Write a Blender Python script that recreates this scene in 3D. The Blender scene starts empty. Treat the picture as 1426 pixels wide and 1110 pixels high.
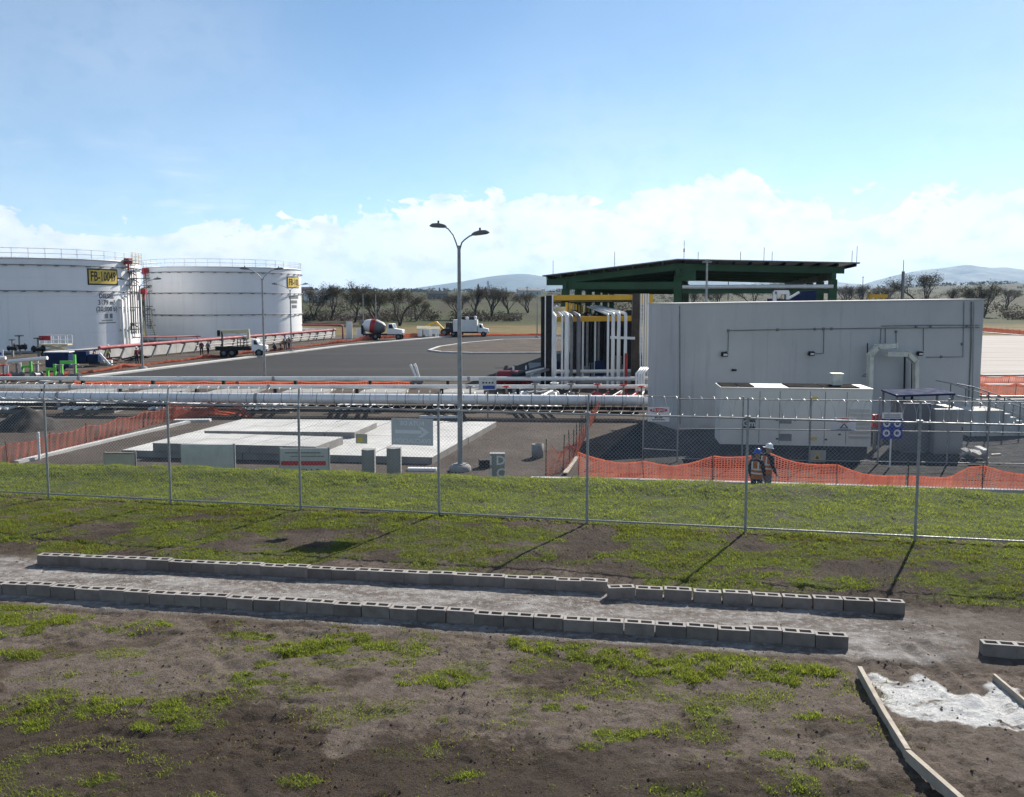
import bpy, bmesh, math, random
import numpy as np
from mathutils import Vector, Matrix

random.seed(7); RS = np.random.RandomState(11)
SC = bpy.context.scene
COL = SC.collection
R = math.radians
PI = math.pi

# ---------------------------------------------------------------- camera
CAM_H, FPX, CX, CY = 6.5, 1150.0, 713.0, 522.0
PITCH = math.atan(104.0 / 1150.0)
cam_d = bpy.data.cameras.new('camera'); cam = bpy.data.objects.new('camera', cam_d); COL.objects.link(cam)
cam.location = (0, 0, CAM_H); cam.rotation_euler = (PI / 2 - PITCH, 0, 0)
cam_d.sensor_width = 36; cam_d.sensor_fit = 'HORIZONTAL'; cam_d.lens = 36 * FPX / 1426.0
cam_d.shift_y = (CY - 555.0) / 1426.0; cam_d.clip_start = 0.1; cam_d.clip_end = 60000
SC.camera = cam

# ---------------------------------------------------------------- sky and sun
SUN_AZ, SUN_EL = R(32), R(34)           # azimuth clockwise from +Y
w = bpy.data.worlds.new('World'); SC.world = w; w.use_nodes = True
nt = w.node_tree; N = nt.nodes; L = nt.links; N.clear()
def wn(t, **k):
    n = N.new(t)
    for a, b in k.items(): setattr(n, a, b)
    return n
def wm(op, a, b=None, c=None, clamp=False):
    n = N.new('ShaderNodeMath'); n.operation = op; n.use_clamp = clamp
    for i, v in enumerate((a, b, c)):
        if v is None: continue
        if isinstance(v, (int, float)): n.inputs[i].default_value = v
        else: L.new(v, n.inputs[i])
    return n.outputs[0]
def wsmooth(x, a, b):
    n = N.new('ShaderNodeMapRange'); n.interpolation_type = 'SMOOTHSTEP'
    L.new(x, n.inputs['Value']); n.inputs['From Min'].default_value = a; n.inputs['From Max'].default_value = b
    return n.outputs['Result']
sky = wn('ShaderNodeTexSky', sky_type='NISHITA', sun_disc=False)
sky.sun_elevation = SUN_EL; sky.sun_rotation = SUN_AZ
sky.altitude = 2200; sky.air_density = 1.0; sky.dust_density = 0.65; sky.ozone_density = 1.0
tc = wn('ShaderNodeTexCoord'); sep = wn('ShaderNodeSeparateXYZ'); L.new(tc.outputs['Generated'], sep.inputs[0])
az = wm('ARCTAN2', sep.outputs[0], sep.outputs[1]); el = wm('ARCSINE', sep.outputs[2])
comb = wn('ShaderNodeCombineXYZ'); L.new(az, comb.inputs[0]); L.new(wm('MULTIPLY', el, 1.5), comb.inputs[1])
def wnoise(vec, scale, detail, rough=0.55, off=0.0, dist=0.0):
    n = wn('ShaderNodeTexNoise'); n.inputs['Scale'].default_value = scale; n.inputs['Detail'].default_value = detail
    n.inputs['Roughness'].default_value = rough; n.inputs['Distortion'].default_value = dist
    m = wn('ShaderNodeMapping'); m.inputs['Location'].default_value = (off, off * .37, off * 1.3); L.new(vec, m.inputs[0]); L.new(m.outputs[0], n.inputs['Vector'])
    return n.outputs['Fac']
# height of the cumulus tops round the horizon
tops = wm('ADD', wm('MULTIPLY', wm('SUBTRACT', wnoise(comb.outputs[0], 3.2, 2, off=4.1), .5), .07),
          wm('ADD', .038, wm('MULTIPLY', wm('COSINE', wm('SUBTRACT', az, .45)), .086)))
bill = wm('ADD', wm('MULTIPLY', wm('SUBTRACT', wnoise(comb.outputs[0], 9, 2, .5, off=9.7, dist=.1), .5), .10), wm('MULTIPLY', wm('SUBTRACT', wnoise(comb.outputs[0], 34, 5, .55, off=3.3, dist=.5), .5), .085))
edge = wm('SUBTRACT', wm('ADD', tops, bill), el)
cum = wm('MULTIPLY', wsmooth(edge, -.001, .005), wsmooth(edge, .22, .02) if False else 1.0)
body = wm('MULTIPLY', cum, wm('ADD', .62, wm('MULTIPLY', wsmooth(wnoise(comb.outputs[0], 13, 5, .6, off=2.2), .36, .58), .33)))
# thin haze towards the horizon and wisps on the left
comb2 = wn('ShaderNodeCombineXYZ'); L.new(az, comb2.inputs[0]); L.new(wm('MULTIPLY', el, 6.0), comb2.inputs[1])
wisp = wm('MULTIPLY', wsmooth(wnoise(comb2.outputs[0], 5.0, 5, .62, off=7.0, dist=.4), .50, .76), wm('MULTIPLY', wm('MULTIPLY', wsmooth(el, .20, .09), wsmooth(az, -.05, -.35)), .6))
veil = wm('MULTIPLY', wm('POWER', 2.718, wm('MULTIPLY', wm('MAXIMUM', el, 0.0), -17.0)), .42)
veil2 = wm('MULTIPLY', wsmooth(wnoise(comb.outputs[0], 1.6, 3, .5, off=1.0), .3, .75), .27)
inv = wm('MULTIPLY', wm('MULTIPLY', wm('SUBTRACT', 1, body), wm('SUBTRACT', 1, wisp)), wm('MULTIPLY', wm('SUBTRACT', 1, veil), wm('SUBTRACT', 1, veil2)))
cover = wm('SUBTRACT', 1, inv, clamp=True)
shade = wnoise(comb.outputs[0], 26, 5, .6, off=5.5)
ccol = wn('ShaderNodeMix', data_type='RGBA'); L.new(wsmooth(shade, .30, .56), ccol.inputs['Factor'])
CLOUD = 8.4
ccol.inputs[6].default_value = (.76 * CLOUD, .82 * CLOUD, .89 * CLOUD, 1); ccol.inputs[7].default_value = (.99 * CLOUD, 1.0 * CLOUD, 1.02 * CLOUD, 1)
mixs = wn('ShaderNodeMix', data_type='RGBA'); L.new(cover, mixs.inputs['Factor']); tint = wn('ShaderNodeMix', data_type='RGBA', blend_type='MULTIPLY'); tint.inputs[0].default_value = 1.0; L.new(sky.outputs[0], tint.inputs[6]); tint.inputs[7].default_value = (.87, .99, 1.0, 1); L.new(tint.outputs[2], mixs.inputs[6]); L.new(ccol.outputs[2], mixs.inputs[7])
bg = wn('ShaderNodeBackground'); L.new(mixs.outputs[2], bg.inputs[0]); bg.inputs['Strength'].default_value = 0.082
out = wn('ShaderNodeOutputWorld'); L.new(bg.outputs[0], out.inputs[0])

sun_d = bpy.data.lights.new('sun', 'SUN'); sun = bpy.data.objects.new('sun', sun_d); COL.objects.link(sun)
sun_d.energy = 5.0; sun_d.angle = R(.53); sun_d.color = (1.0, .94, .85)
sv = Vector((math.sin(SUN_AZ) * math.cos(SUN_EL), math.cos(SUN_AZ) * math.cos(SUN_EL), math.sin(SUN_EL)))
sun.rotation_euler = sv.to_track_quat('Z', 'Y').to_euler()
sun.location = (30, 60, 60)

vs = SC.view_settings; vs.view_transform = 'Standard'; vs.look = 'None'; vs.exposure = 0.76; vs.gamma = 1.0; vs.use_curve_mapping = False
SC.render.engine = 'CYCLES'
cy = SC.cycles; cy.use_denoising = True; cy.max_bounces = 5; cy.diffuse_bounces = 2; cy.glossy_bounces = 2; cy.transmission_bounces = 3
cy.transparent_max_bounces = 8; cy.volume_bounces = 0; cy.sample_clamp_indirect = 6; cy.caustics_reflective = False; cy.caustics_refractive = False

# ---------------------------------------------------------------- surveying: sight lines of the photograph to points in the place
def ray(px, py):
    u = (px - CX) / FPX; v = (CY - py) / FPX
    return Vector((u, math.cos(PITCH) + v * math.sin(PITCH), -math.sin(PITCH) + v * math.cos(PITCH)))
def G(px, py, z=0.0):                   # point on the level z
    d = ray(px, py); t = (z - CAM_H) / d.z
    return Vector((d.x * t, d.y * t, z))
def A(px, py, Y):                       # point at the distance Y
    d = ray(px, py); t = Y / d.y
    return Vector((d.x * t, Y, CAM_H + d.z * t))
def ONP(px, py, p0, n):                 # point on the plane through p0 with normal n
    d = ray(px, py); n = Vector(n); p0 = Vector(p0)
    t = (p0 - Vector((0, 0, CAM_H))).dot(n) / d.dot(n)
    return Vector((0, 0, CAM_H)) + d * t

# ---------------------------------------------------------------- noise for shaping
_T = np.random.RandomState(5).rand(64, 64, 8)
def vnoise(x, y, s=0):
    x = np.asarray(x, float) + s * 13.7; y = np.asarray(y, float) + s * 7.3
    xi = np.floor(x).astype(int); yi = np.floor(y).astype(int); fx = x - xi; fy = y - yi
    fx = fx * fx * (3 - 2 * fx); fy = fy * fy * (3 - 2 * fy); T = _T[:, :, s % 8]
    a = T[xi % 64, yi % 64]; b = T[(xi + 1) % 64, yi % 64]; c = T[xi % 64, (yi + 1) % 64]; d = T[(xi + 1) % 64, (yi + 1) % 64]
    return (a * (1 - fx) + b * fx) * (1 - fy) + (c * (1 - fx) + d * fx) * fy
def fbm(x, y, o=4, s=0, rough=.5):
    t = 0; a = 1; n = 0; x = np.asarray(x, float); y = np.asarray(y, float)
    for i in range(o):
        t = t + a * vnoise(x, y, s + i); n += a; a *= rough; x, y = x * 2.03 + 3.1 - .3 * y, y * 2.03 + 1.7 + .3 * x / 2.03
    return t / n
def sstep(a, b, x):
    t = np.clip((np.asarray(x, float) - a) / (b - a), 0, 1); return t * t * (3 - 2 * t)

# ---------------------------------------------------------------- materials
class NT:
    def __init__(s, name):
        s.m = bpy.data.materials.new(name); s.m.use_nodes = True; s.t = s.m.node_tree; s.n = s.t.nodes; s.l = s.t.links
        s.b = s.n['Principled BSDF']; s.o = s.n['Material Output']
    def node(s, t, **k):
        n = s.n.new(t)
        for a, b in k.items(): setattr(n, a, b)
        return n
    def inp(s, sock, v):
        if hasattr(v, 'is_output') or isinstance(v, bpy.types.NodeSocket): s.l.new(v, sock)
        elif isinstance(v, tuple) and len(v) == 3 and len(sock.default_value) == 4: sock.default_value = (*v, 1)
        else: sock.default_value = v
    def coord(s, kind='Object'):
        return s.node('ShaderNodeTexCoord').outputs[kind]
    def pos(s): return s.node('ShaderNodeNewGeometry').outputs['Position']
    def noise(s, vec, scale, detail=4, rough=.55, dist=0.0):
        n = s.node('ShaderNodeTexNoise'); n.inputs['Scale'].default_value = scale; n.inputs['Detail'].default_value = detail
        n.inputs['Roughness'].default_value = rough; n.inputs['Distortion'].default_value = dist
        if vec is not None: s.l.new(vec, n.inputs['Vector'])
        return n.outputs['Fac']
    def scale(s, vec, sc):
        n = s.node('ShaderNodeMapping'); s.l.new(vec, n.inputs[0]); n.inputs['Scale'].default_value = sc; return n.outputs[0]
    def ramp(s, f, stops):
        n = s.node('ShaderNodeValToRGB'); s.inp(n.inputs[0], f); e = n.color_ramp.elements
        while len(e) < len(stops): e.new(.5)
        for i, (p, c) in enumerate(stops):
            e[i].position = p; e[i].color = (*c, 1) if not isinstance(c, (int, float)) else (c, c, c, 1)
        return n.outputs[0]
    def mix(s, f, a, b, kind='MIX'):
        n = s.node('ShaderNodeMix', data_type='RGBA', blend_type=kind); s.inp(n.inputs[0], f); s.inp(n.inputs[6], a); s.inp(n.inputs[7], b)
        return n.outputs[2]
    def math(s, op, a, b=0.0, clamp=False):
        n = s.node('ShaderNodeMath', operation=op); n.use_clamp = clamp; s.inp(n.inputs[0], a); s.inp(n.inputs[1], b); return n.outputs[0]
    def smooth(s, x, a, b):
        n = s.node('ShaderNodeMapRange', interpolation_type='SMOOTHSTEP'); s.inp(n.inputs['Value'], x)
        n.inputs['From Min'].default_value = a; n.inputs['From Max'].default_value = b; return n.outputs['Result']
    def attr(s, name):
        return s.node('ShaderNodeAttribute', attribute_name=name).outputs
    def bump(s, h, strength=.3, dist=.02):
        n = s.node('ShaderNodeBump'); n.inputs['Strength'].default_value = strength; n.inputs['Distance'].default_value = dist
        s.inp(n.inputs['Height'], h); s.l.new(n.outputs[0], s.b.inputs['Normal'])
    def set(s, col=None, rough=None, metal=None, spec=None):
        if col is not None: s.inp(s.b.inputs['Base Color'], col)
        if rough is not None: s.inp(s.b.inputs['Roughness'], rough)
        if metal is not None: s.inp(s.b.inputs['Metallic'], metal)
        if spec is not None: s.inp(s.b.inputs['Specular IOR Level'], spec)
        return s.m

def pm(name, col, rough=.6, metal=0.0, var=.18, scale=2.0, bump=0.0, dirt=0.0, dirtcol=(.09, .075, .06), rnd=0.0, spec=.35):
    t = NT(name); c = t.coord('Object')
    n = t.noise(c, scale, 5, .6); lo = tuple(x * (1 - var) for x in col); hi = tuple(min(1, x * (1 + var)) for x in col)
    k = t.ramp(n, [(.3, lo), (.7, hi)])
    if dirt > 0:
        d = t.smooth(t.noise(t.scale(c, (3.1, 3.1, .7)), scale * 1.3, 6, .7), .48, .78)
        k = t.mix(t.math('MULTIPLY', d, dirt), k, dirtcol)
    if rnd > 0:
        oi = t.node('ShaderNodeObjectInfo').outputs['Random']
        k = t.mix(1.0, k, t.ramp(oi, [(0, 1 - rnd), (1, 1.0)]), 'MULTIPLY')
    r = t.ramp(t.noise(c, scale * 2.3, 3), [(.3, max(.05, rough - .12)), (.7, min(1, rough + .12))])
    t.set(k, r, metal, spec)
    if bump > 0: t.bump(t.noise(c, scale * 12, 4), bump, .01)
    return t.m

M = {}
M['white'] = pm('white_paint', (.78, .78, .77), .38, dirt=.12, scale=.5, var=.05)
M['whitepipe'] = pm('white_pipe_paint', (.72, .72, .70), .42, dirt=.25, scale=.8, var=.08)
M['steel'] = pm('galvanised_steel', (.30, .305, .31), .55, .45, var=.2, scale=6)
M['dull'] = pm('dull_grey_steel', (.20, .20, .20), .55, .3, var=.2, scale=3, dirt=.2)
M['dark'] = pm('dark_steel', (.030, .030, .032), .75, 0, var=.3, scale=3, spec=.12)
M['black'] = pm('black_rubber', (.015, .015, .016), .75, var=.3, scale=5)
M['brown'] = pm('brown_primer_steel', (.05, .04, .033), .65, var=.25, scale=2, dirt=.2)
M['yellow'] = pm('yellow_paint', (.62, .36, .03), .5, var=.12, scale=1.2, dirt=.2)
M['panelblack'] = pm('matt_black_panel', (.012, .012, .014), .95, var=.3, scale=1, spec=.02)
M['green'] = pm('dark_green_paint', (.018, .075, .03), .5, var=.2, scale=.6, dirt=.15)
M['lime'] = pm('light_green_paint', (.12, .50, .08), .5, var=.12, scale=2)
M['red'] = pm('red_paint', (.38, .03, .03), .45, var=.15, scale=1.5, dirt=.2)
M['pinkred'] = pm('faded_red_paint', (.36, .10, .10), .7, var=.15, scale=1, dirt=.15)
M['orange'] = pm('orange_plastic', (.78, .16, .05), .55, var=.15, scale=1.5)
M['concrete'] = pm('pale_concrete', (.56, .55, .525), .85, var=.18, scale=.9, bump=.3, dirt=.4, dirtcol=(.25, .22, .19))
M['greyconc'] = pm('grey_concrete', (.27, .265, .255), .88, var=.16, scale=1.3, bump=.3, dirt=.3)
M['kerb'] = pm('kerb_concrete', (.50, .49, .47), .85, var=.15, scale=1.1, bump=.2, dirt=.25)
M['roofgrey'] = pm('grey_sheet', (.16, .16, .165), .5, .3, var=.15, scale=1)
M['blue'] = pm('dark_blue_paint', (.022, .035, .085), .8, var=.2, scale=1.2, dirt=.15, spec=.02)
M['signblue'] = pm('sign_blue', (.03, .06, .28), .45, var=.08)
M['signwhite'] = pm('sign_white', (.72, .72, .72), .45, var=.06, dirt=.12)
M['signyellow'] = pm('sign_yellow', (.72, .52, .10), .5, var=.1, dirt=.1)
M['cream'] = pm('cream_paint', (.62, .55, .36), .5, var=.1, scale=1, dirt=.2)
M['glass'] = NT('dark_glass').set((.02, .025, .03), .06, 0.0)
M['ink'] = pm('black_ink', (.02, .02, .02), .6, var=.1)
M['inkred'] = pm('red_ink', (.50, .03, .04), .5, var=.1)
M['inkwhite'] = pm('white_ink', (.7, .7, .7), .6, var=.08)
M['wood'] = pm('weathered_board', (.36, .31, .25), .8, var=.25, scale=3, bump=.3, dirt=.3)
M['plywood'] = pm('plywood', (.46, .43, .35), .75, var=.15, scale=2, dirt=.2)
M['signgrey'] = pm('sign_back_grey', (.52, .53, .53), .6, .2, var=.12, scale=2, dirt=.2)

# ---------------------------------------------------------------- objects
def tag(o, label=None, cat=None, group=None, kind=None):
    if label: o['label'] = label
    if cat: o['category'] = cat
    if group: o['group'] = group
    if kind: o['kind'] = kind
    return o
def empty(name, loc=(0, 0, 0), rz=0.0, label=None, cat=None, group=None, kind=None):
    o = bpy.data.objects.new(name, None); COL.objects.link(o); o.location = loc; o.rotation_euler = (0, 0, rz)
    o.empty_display_size = .2
    return tag(o, label, cat, group, kind)
def put(mesh, name, parent=None, loc=(0, 0, 0), rot=(0, 0, 0), scale=None):
    o = bpy.data.objects.new(name, mesh); COL.objects.link(o); o.location = loc; o.rotation_euler = rot
    if scale is not None: o.scale = scale if not isinstance(scale, (int, float)) else (scale,) * 3
    if parent is not None: o.parent = parent
    return o
def copy_tree(o, parent=None):
    c = o.copy(); COL.objects.link(c); c.parent = parent
    for ch in list(o.children): copy_tree(ch, c)
    return c

class MB:
    def __init__(s): s.v = []; s.f = []; s.sm = []; s.mi = []; s.cur = 0
    def add(s, vs, fs, smooth=False):
        b = len(s.v); s.v += [tuple(v) for v in vs]
        for f in fs: s.f.append(tuple(i + b for i in f)); s.sm.append(smooth); s.mi.append(s.cur)
        return s
    def mat(s, i): s.cur = i; return s
    def box(s, c, d, rz=0.0, rx=0.0, ry=0.0, taper=None):
        hx, hy, hz = d[0] / 2, d[1] / 2, d[2] / 2; tx, ty = taper or (1, 1)
        p = [Vector((x * hx * (tx if z > 0 else 1), y * hy * (ty if z > 0 else 1), z * hz)) for z in (-1, 1) for y in (-1, 1) for x in (-1, 1)]
        m = Matrix.Translation(c) @ Matrix.Rotation(rz, 4, 'Z') @ Matrix.Rotation(ry, 4, 'Y') @ Matrix.Rotation(rx, 4, 'X')
        return s.add([m @ q for q in p], [(0, 2, 3, 1), (4, 5, 7, 6), (0, 1, 5, 4), (2, 6, 7, 3), (0, 4, 6, 2), (1, 3, 7, 5)])
    def bx(s, x0, x1, y0, y1, z0, z1):
        return s.box(((x0 + x1) / 2, (y0 + y1) / 2, (z0 + z1) / 2), (x1 - x0, y1 - y0, z1 - z0))
    def bar(s, a, b, wd, ht, up=(0, 0, 1)):
        a = Vector(a); b = Vector(b); d = (b - a); u = Vector(up)
        if abs(d.normalized().dot(u)) > .98: u = Vector((0, 1, 0))
        sx = d.cross(u).normalized() * wd / 2; sz = sx.cross(d).normalized() * ht / 2
        p = [a - sx - sz, a + sx - sz, a + sx + sz, a - sx + sz, b - sx - sz, b + sx - sz, b + sx + sz, b - sx + sz]
        return s.add(p, [(0, 1, 2, 3), (7, 6, 5, 4), (0, 4, 5, 1), (1, 5, 6, 2), (2, 6, 7, 3), (3, 7, 4, 0)])
    def tube(s, pts, r, n=8, cap=True, closed=False):
        pts = [Vector(p) for p in pts]; K = len(pts); rr = r if isinstance(r, (list, tuple)) else [r] * K
        rings = []; prev = None
        for i, p in enumerate(pts):
            if closed: d = (pts[(i + 1) % K] - pts[i - 1]).normalized()
            elif i == 0: d = (pts[1] - p).normalized()
            elif i == K - 1: d = (p - pts[i - 1]).normalized()
            else: d = ((pts[i + 1] - p).normalized() + (p - pts[i - 1]).normalized()).normalized()
            if prev is None:
                u = Vector((0, 0, 1)) if abs(d.z) < .9 else Vector((1, 0, 0))
                x = d.cross(u).normalized()
            else: x = (prev - d * prev.dot(d)).normalized()
            prev = x; y = d.cross(x)
            rings.append([p + (x * math.cos(2 * PI * k / n) + y * math.sin(2 * PI * k / n)) * rr[i] for k in range(n)])
        vs = [q for g in rings for q in g]; fs = []
        for i in range(K if closed else K - 1):
            j = (i + 1) % K
            for k in range(n): fs.append((i * n + k, i * n + (k + 1) % n, j * n + (k + 1) % n, j * n + k))
        s.add(vs, fs, True)
        if cap and not closed:
            s.add(rings[0][::-1], [tuple(range(n))]); s.add(rings[-1], [tuple(range(n))])
        return s
    def lathe(s, prof, n=24, c=(0, 0, 0), smooth=True, a0=0.0, a1=2 * PI):
        full = abs(a1 - a0 - 2 * PI) < 1e-6; kk = n if full else n + 1; vs = []
        for (r, z) in prof:
            for k in range(kk):
                a = a0 + (a1 - a0) * k / n; vs.append((c[0] + r * math.cos(a), c[1] + r * math.sin(a), c[2] + z))
        fs = []
        for i in range(len(prof) - 1):
            for k in range(n):
                k2 = (k + 1) % kk; fs.append((i * kk + k, i * kk + k2, (i + 1) * kk + k2, (i + 1) * kk + k))
        return s.add(vs, fs, smooth)
    def prism(s, poly, z0, z1):         # polygon counter-clockwise in xy
        n = len(poly); zz0 = z0 if isinstance(z0, (list, tuple)) else [z0] * n; zz1 = z1 if isinstance(z1, (list, tuple)) else [z1] * n
        vs = [(p[0], p[1], zz0[i]) for i, p in enumerate(poly)] + [(p[0], p[1], zz1[i]) for i, p in enumerate(poly)]
        fs = [tuple(range(n))[::-1], tuple(range(n, 2 * n))] + [(i, (i + 1) % n, n + (i + 1) % n, n + i) for i in range(n)]
        return s.add(vs, fs)
    def extr(s, poly, axis, a, b):      # polygon in the plane across an axis, pulled from a to b
        def pt(p, t): return {'x': (t, p[0], p[1]), 'y': (p[0], t, p[1]), 'z': (p[0], p[1], t)}[axis]
        n = len(poly); vs = [pt(p, a) for p in poly] + [pt(p, b) for p in poly]
        return s.add(vs, [tuple(range(n)), tuple(range(n, 2 * n))[::-1]] + [(i, n + i, n + (i + 1) % n, (i + 1) % n) for i in range(n)])
    def mesh(s, name, mats):
        me = bpy.data.meshes.new(name); me.from_pydata(s.v, [], s.f)
        for m in (mats if isinstance(mats, (list, tuple)) else [mats]): me.materials.append(M[m] if isinstance(m, str) else m)
        me.polygons.foreach_set('use_smooth', s.sm); me.polygons.foreach_set('material_index', s.mi); me.update(); 
        return me
    def build(s, name, mats, parent=None, loc=(0, 0, 0), rot=(0, 0, 0)):
        return put(s.mesh(name, mats), name, parent, loc, rot)

def struct(o): o['kind'] = 'structure'; return o
def stuff(o): o['kind'] = 'stuff'; return o
def npmesh(name, V, F, mats, smooth=False, mi=None):
    V = np.asarray(V, np.float32); F = np.asarray(F, np.int32); k = F.shape[1]
    me = bpy.data.meshes.new(name); me.vertices.add(len(V)); me.vertices.foreach_set('co', V.ravel())
    me.loops.add(F.size); me.loops.foreach_set('vertex_index', F.ravel())
    me.polygons.add(len(F)); me.polygons.foreach_set('loop_start', np.arange(0, F.size, k, dtype=np.int32))
    for m in (mats if isinstance(mats, (list, tuple)) else [mats]): me.materials.append(M[m] if isinstance(m, str) else m)
    if mi is not None: me.polygons.foreach_set('material_index', np.asarray(mi, np.int32))
    me.polygons.foreach_set('use_smooth', np.full(len(F), smooth)); me.update(calc_edges=True)
    return me
def vattr(me, name, arr):
    a = me.attributes.new(name, 'FLOAT', 'POINT'); a.data.foreach_set('value', np.asarray(arr, np.float32).ravel())

def text_mesh(s, size, ext=.002, align='CENTER', bold=.0):
    cu = bpy.data.curves.new('lettering', 'FONT'); cu.body = s; cu.size = size; cu.extrude = ext; cu.align_x = align; cu.align_y = 'CENTER'; cu.resolution_u = 2; cu.offset = bold * size
    o = bpy.data.objects.new('lettering', cu); COL.objects.link(o)
    me = bpy.data.meshes.new_from_object(o.evaluated_get(bpy.context.evaluated_depsgraph_get()))
    bpy.data.objects.remove(o); bpy.data.curves.remove(cu); me.materials.clear()
    return me
# ================================================================ terrain
HG = 2.1                                            # level of the bank the photographer looks over
EX, EY = .986, -.165; NX, NY = .165, .986           # along and across the block rows and the fence
def across(x, y): return NX * x + NY * y
def along(x, y): return EX * x + EY * y
def crest(x): return 21.8 - .136 * (x + 13.8)
PATH0, PATH1 = 10.47, 12.1
def on_path(x, y):
    s = across(x, y); return sstep(PATH0 - .25, PATH0 + .05, s) * (1 - sstep(PATH1 - .05, PATH1 + .35, s))
LIME = [G(px, py, HG) for px, py in ((1203, 934), (1232, 940), (1262, 958), (1270, 938), (1292, 946), (1318, 958), (1356, 975), (1366, 958), (1386, 943), (1430, 985), (1480, 1010), (1440, 1014), (1384, 1010), (1378, 1018), (1330, 1006), (1290, 1000), (1250, 998))]
def inpoly(x, y, P):
    x = np.asarray(x, float); r = np.zeros(x.shape, bool); n = len(P)
    for i in range(n):
        a, b = P[i], P[(i + 1) % n]
        if a.y == b.y: continue
        c = ((a.y > y) != (b.y > y)) & (x < (b.x - a.x) * (y - a.y) / (b.y - a.y) + a.x); r ^= c
    return r
# grass patches on the near side: centre, half width, half depth
PATCH = [(60, 862, .9, .3, 1), (35, 845, .4, .15, 1), (165, 875, .55, .22, .9), (205, 872, .4, .15, .8), (300, 832, .1, .1, .4), (395, 858, .75, .3, 1), (460, 868, .5, .25, .8), (350, 885, .5, .16, .7),
         (420, 905, .9, .28, .9), (475, 890, .5, .2, .9), (590, 878, .5, .2, .9), (560, 900, .4, .15, .7), (520, 925, .6, .2, .7), (610, 945, .5, .22, .8), (660, 940, .35, .15, .9), (705, 880, .45, .18, .9), (770, 895, .75, .32, 1), (740, 920, .5, .25, .9),
         (890, 888, .7, .22, 1), (840, 915, .7, .3, .9), (930, 935, 1.1, .38, 1), (1000, 920, .6, .3, .8), (1085, 937, .75, .22, 1), (1130, 950, .35, .12, .8), (985, 985, .35, .18, .7), (1030, 975, .3, .1, .6),
         (20, 880, .5, .2, .7), (20, 910, .6, .2, .8), (60, 945, .6, .2, .6), (180, 938, .22, .14, .8), (90, 985, 1.3, .35, .9), (230, 985, 1.0, .3, .85), (30, 1000, .6, .3, .9), (260, 1010, .7, .22, .9), (300, 975, .5, .2, .6),
         (350, 945, .5, .2, .7), (380, 925, .4, .15, .7), (440, 960, .4, .25, .5), (460, 1000, .6, .25, .4), (540, 985, .3, .15, .6), (600, 1005, .22, .1, .7), (700, 1010, .3, .1, .9), (780, 985, .25, .1, .8), (895, 1022, .5, .1, .95), (860, 1030, .2, .08, .8),
         (640, 1078, .28, .1, 1), (1000, 1050, .25, .08, .7), (1100, 1100, .3, .1, .9), (950, 1100, .5, .15, .7), (1080, 1050, .2, .08, .8), (130, 1085, .3, .1, .6), (240, 1060, .5, .15, .35), (420, 1090, .3, .12, .6), (560, 1050, .5, .2, .35), (820, 1040, .15, .08, .6), (1130, 995, .25, .09, .7), (1180, 1000, .2, .07, .7), (1060, 1000, .3, .09, .7)]
PATCHW = [(G(a, b, HG).x, G(a, b, HG).y, rx, ry, k) for a, b, rx, ry, k in PATCH]
def grass_density(x, y):
    x = np.asarray(x, float); y = np.asarray(y, float); s = across(x, y)
    wob = (fbm(x * 1.7, y * 1.7, 3, 2) - .5)
    lawn = sstep(15.7, 16.6, s + wob * .8) * (.62 + .55 * sstep(.34, .56, fbm(x * .8, y * 1.3, 4, 1))) * (.62 + .45 * sstep(.36, .56, fbm(x * 3.6, y * 6.5, 3, 6)))
    mid = sstep(12.15, 12.6, s + wob * .4) * (1 - sstep(15.7, 16.6, s + wob * .8)) * sstep(.33, .56, fbm(x * .75, y * 1.5, 4, 4) + .025 * (s - 13.2)) * (.40 + .6 * sstep(.38, .54, fbm(x * 3.2, y * 5.5, 3, 1)))
    near = np.zeros_like(x)
    for cx, cy, rx, ry, k in PATCHW:
        d = ((x - cx) / rx) ** 2 + ((y - cy) / ry) ** 2; near = np.maximum(near, k * .8 * (1 - sstep(.30, 1.25, d + wob * 2.2)))
    scat = (sstep(.56, .72, fbm(x * 1.9 + 9, y * 2.6, 4, 3)) * .35 + .04 * sstep(.42, .6, fbm(x * .7, y * 1.0, 3, 2)) + .09 * sstep(.58, .7, fbm(x * 6, y * 8, 2, 4))) * (1 - sstep(3.6, 4.6, x))
    near = np.maximum(near * (.35 + .75 * sstep(.38, .56, fbm(x * 5, y * 7, 3, 7))), scat) * (1 - sstep(PATH0 - .3, PATH0 - .12, s))
    return np.clip(np.maximum(np.maximum(lawn, mid), near), 0, 1)
def bank_base(x, y):
    x = np.asarray(x, float); y = np.asarray(y, float); c = crest(np.clip(x, -40, 40)); s = across(x, y)
    low = (fbm(x * .22, y * .22, 3, 6) - .5) * .12 * sstep(12.4, 14.5, s) + (fbm(x * .3, y * .3, 2, 5) - .5) * .07 * (1 - sstep(9.2, 10.2, s))
    z = HG + low + .22 * sstep(c - 1.5, c - .5, y) * sstep(13, 16, s) * (fbm(x * .6, y * .6, 3, 3))
    return z + (-.35 - z) * sstep(c - .3, c + 4.2, y)
TRACKS = [[G(px, py, HG) for px, py in q] for q in (((705, 893), (640, 915), (560, 955), (500, 1000), (470, 1050)), ((560, 888), (470, 900), (400, 915), (330, 935), (300, 915), (318, 895)), ((1190, 905), (1200, 950), (1185, 1010), (1150, 1070), (1130, 1115)), ((1290, 900), (1330, 935), (1400, 990), (1450, 1050)), ((1265, 905), (1290, 925), (1330, 965)))]
def seg_dist(x, y, P):
    d = np.full(np.shape(x), 9.0)
    for a, b in zip(P[:-1], P[1:]):
        vx, vy = b.x - a.x, b.y - a.y; t = np.clip(((x - a.x) * vx + (y - a.y) * vy) / (vx * vx + vy * vy), 0, 1); d = np.minimum(d, np.hypot(x - a.x - t * vx, y - a.y - t * vy))
    return d
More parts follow.
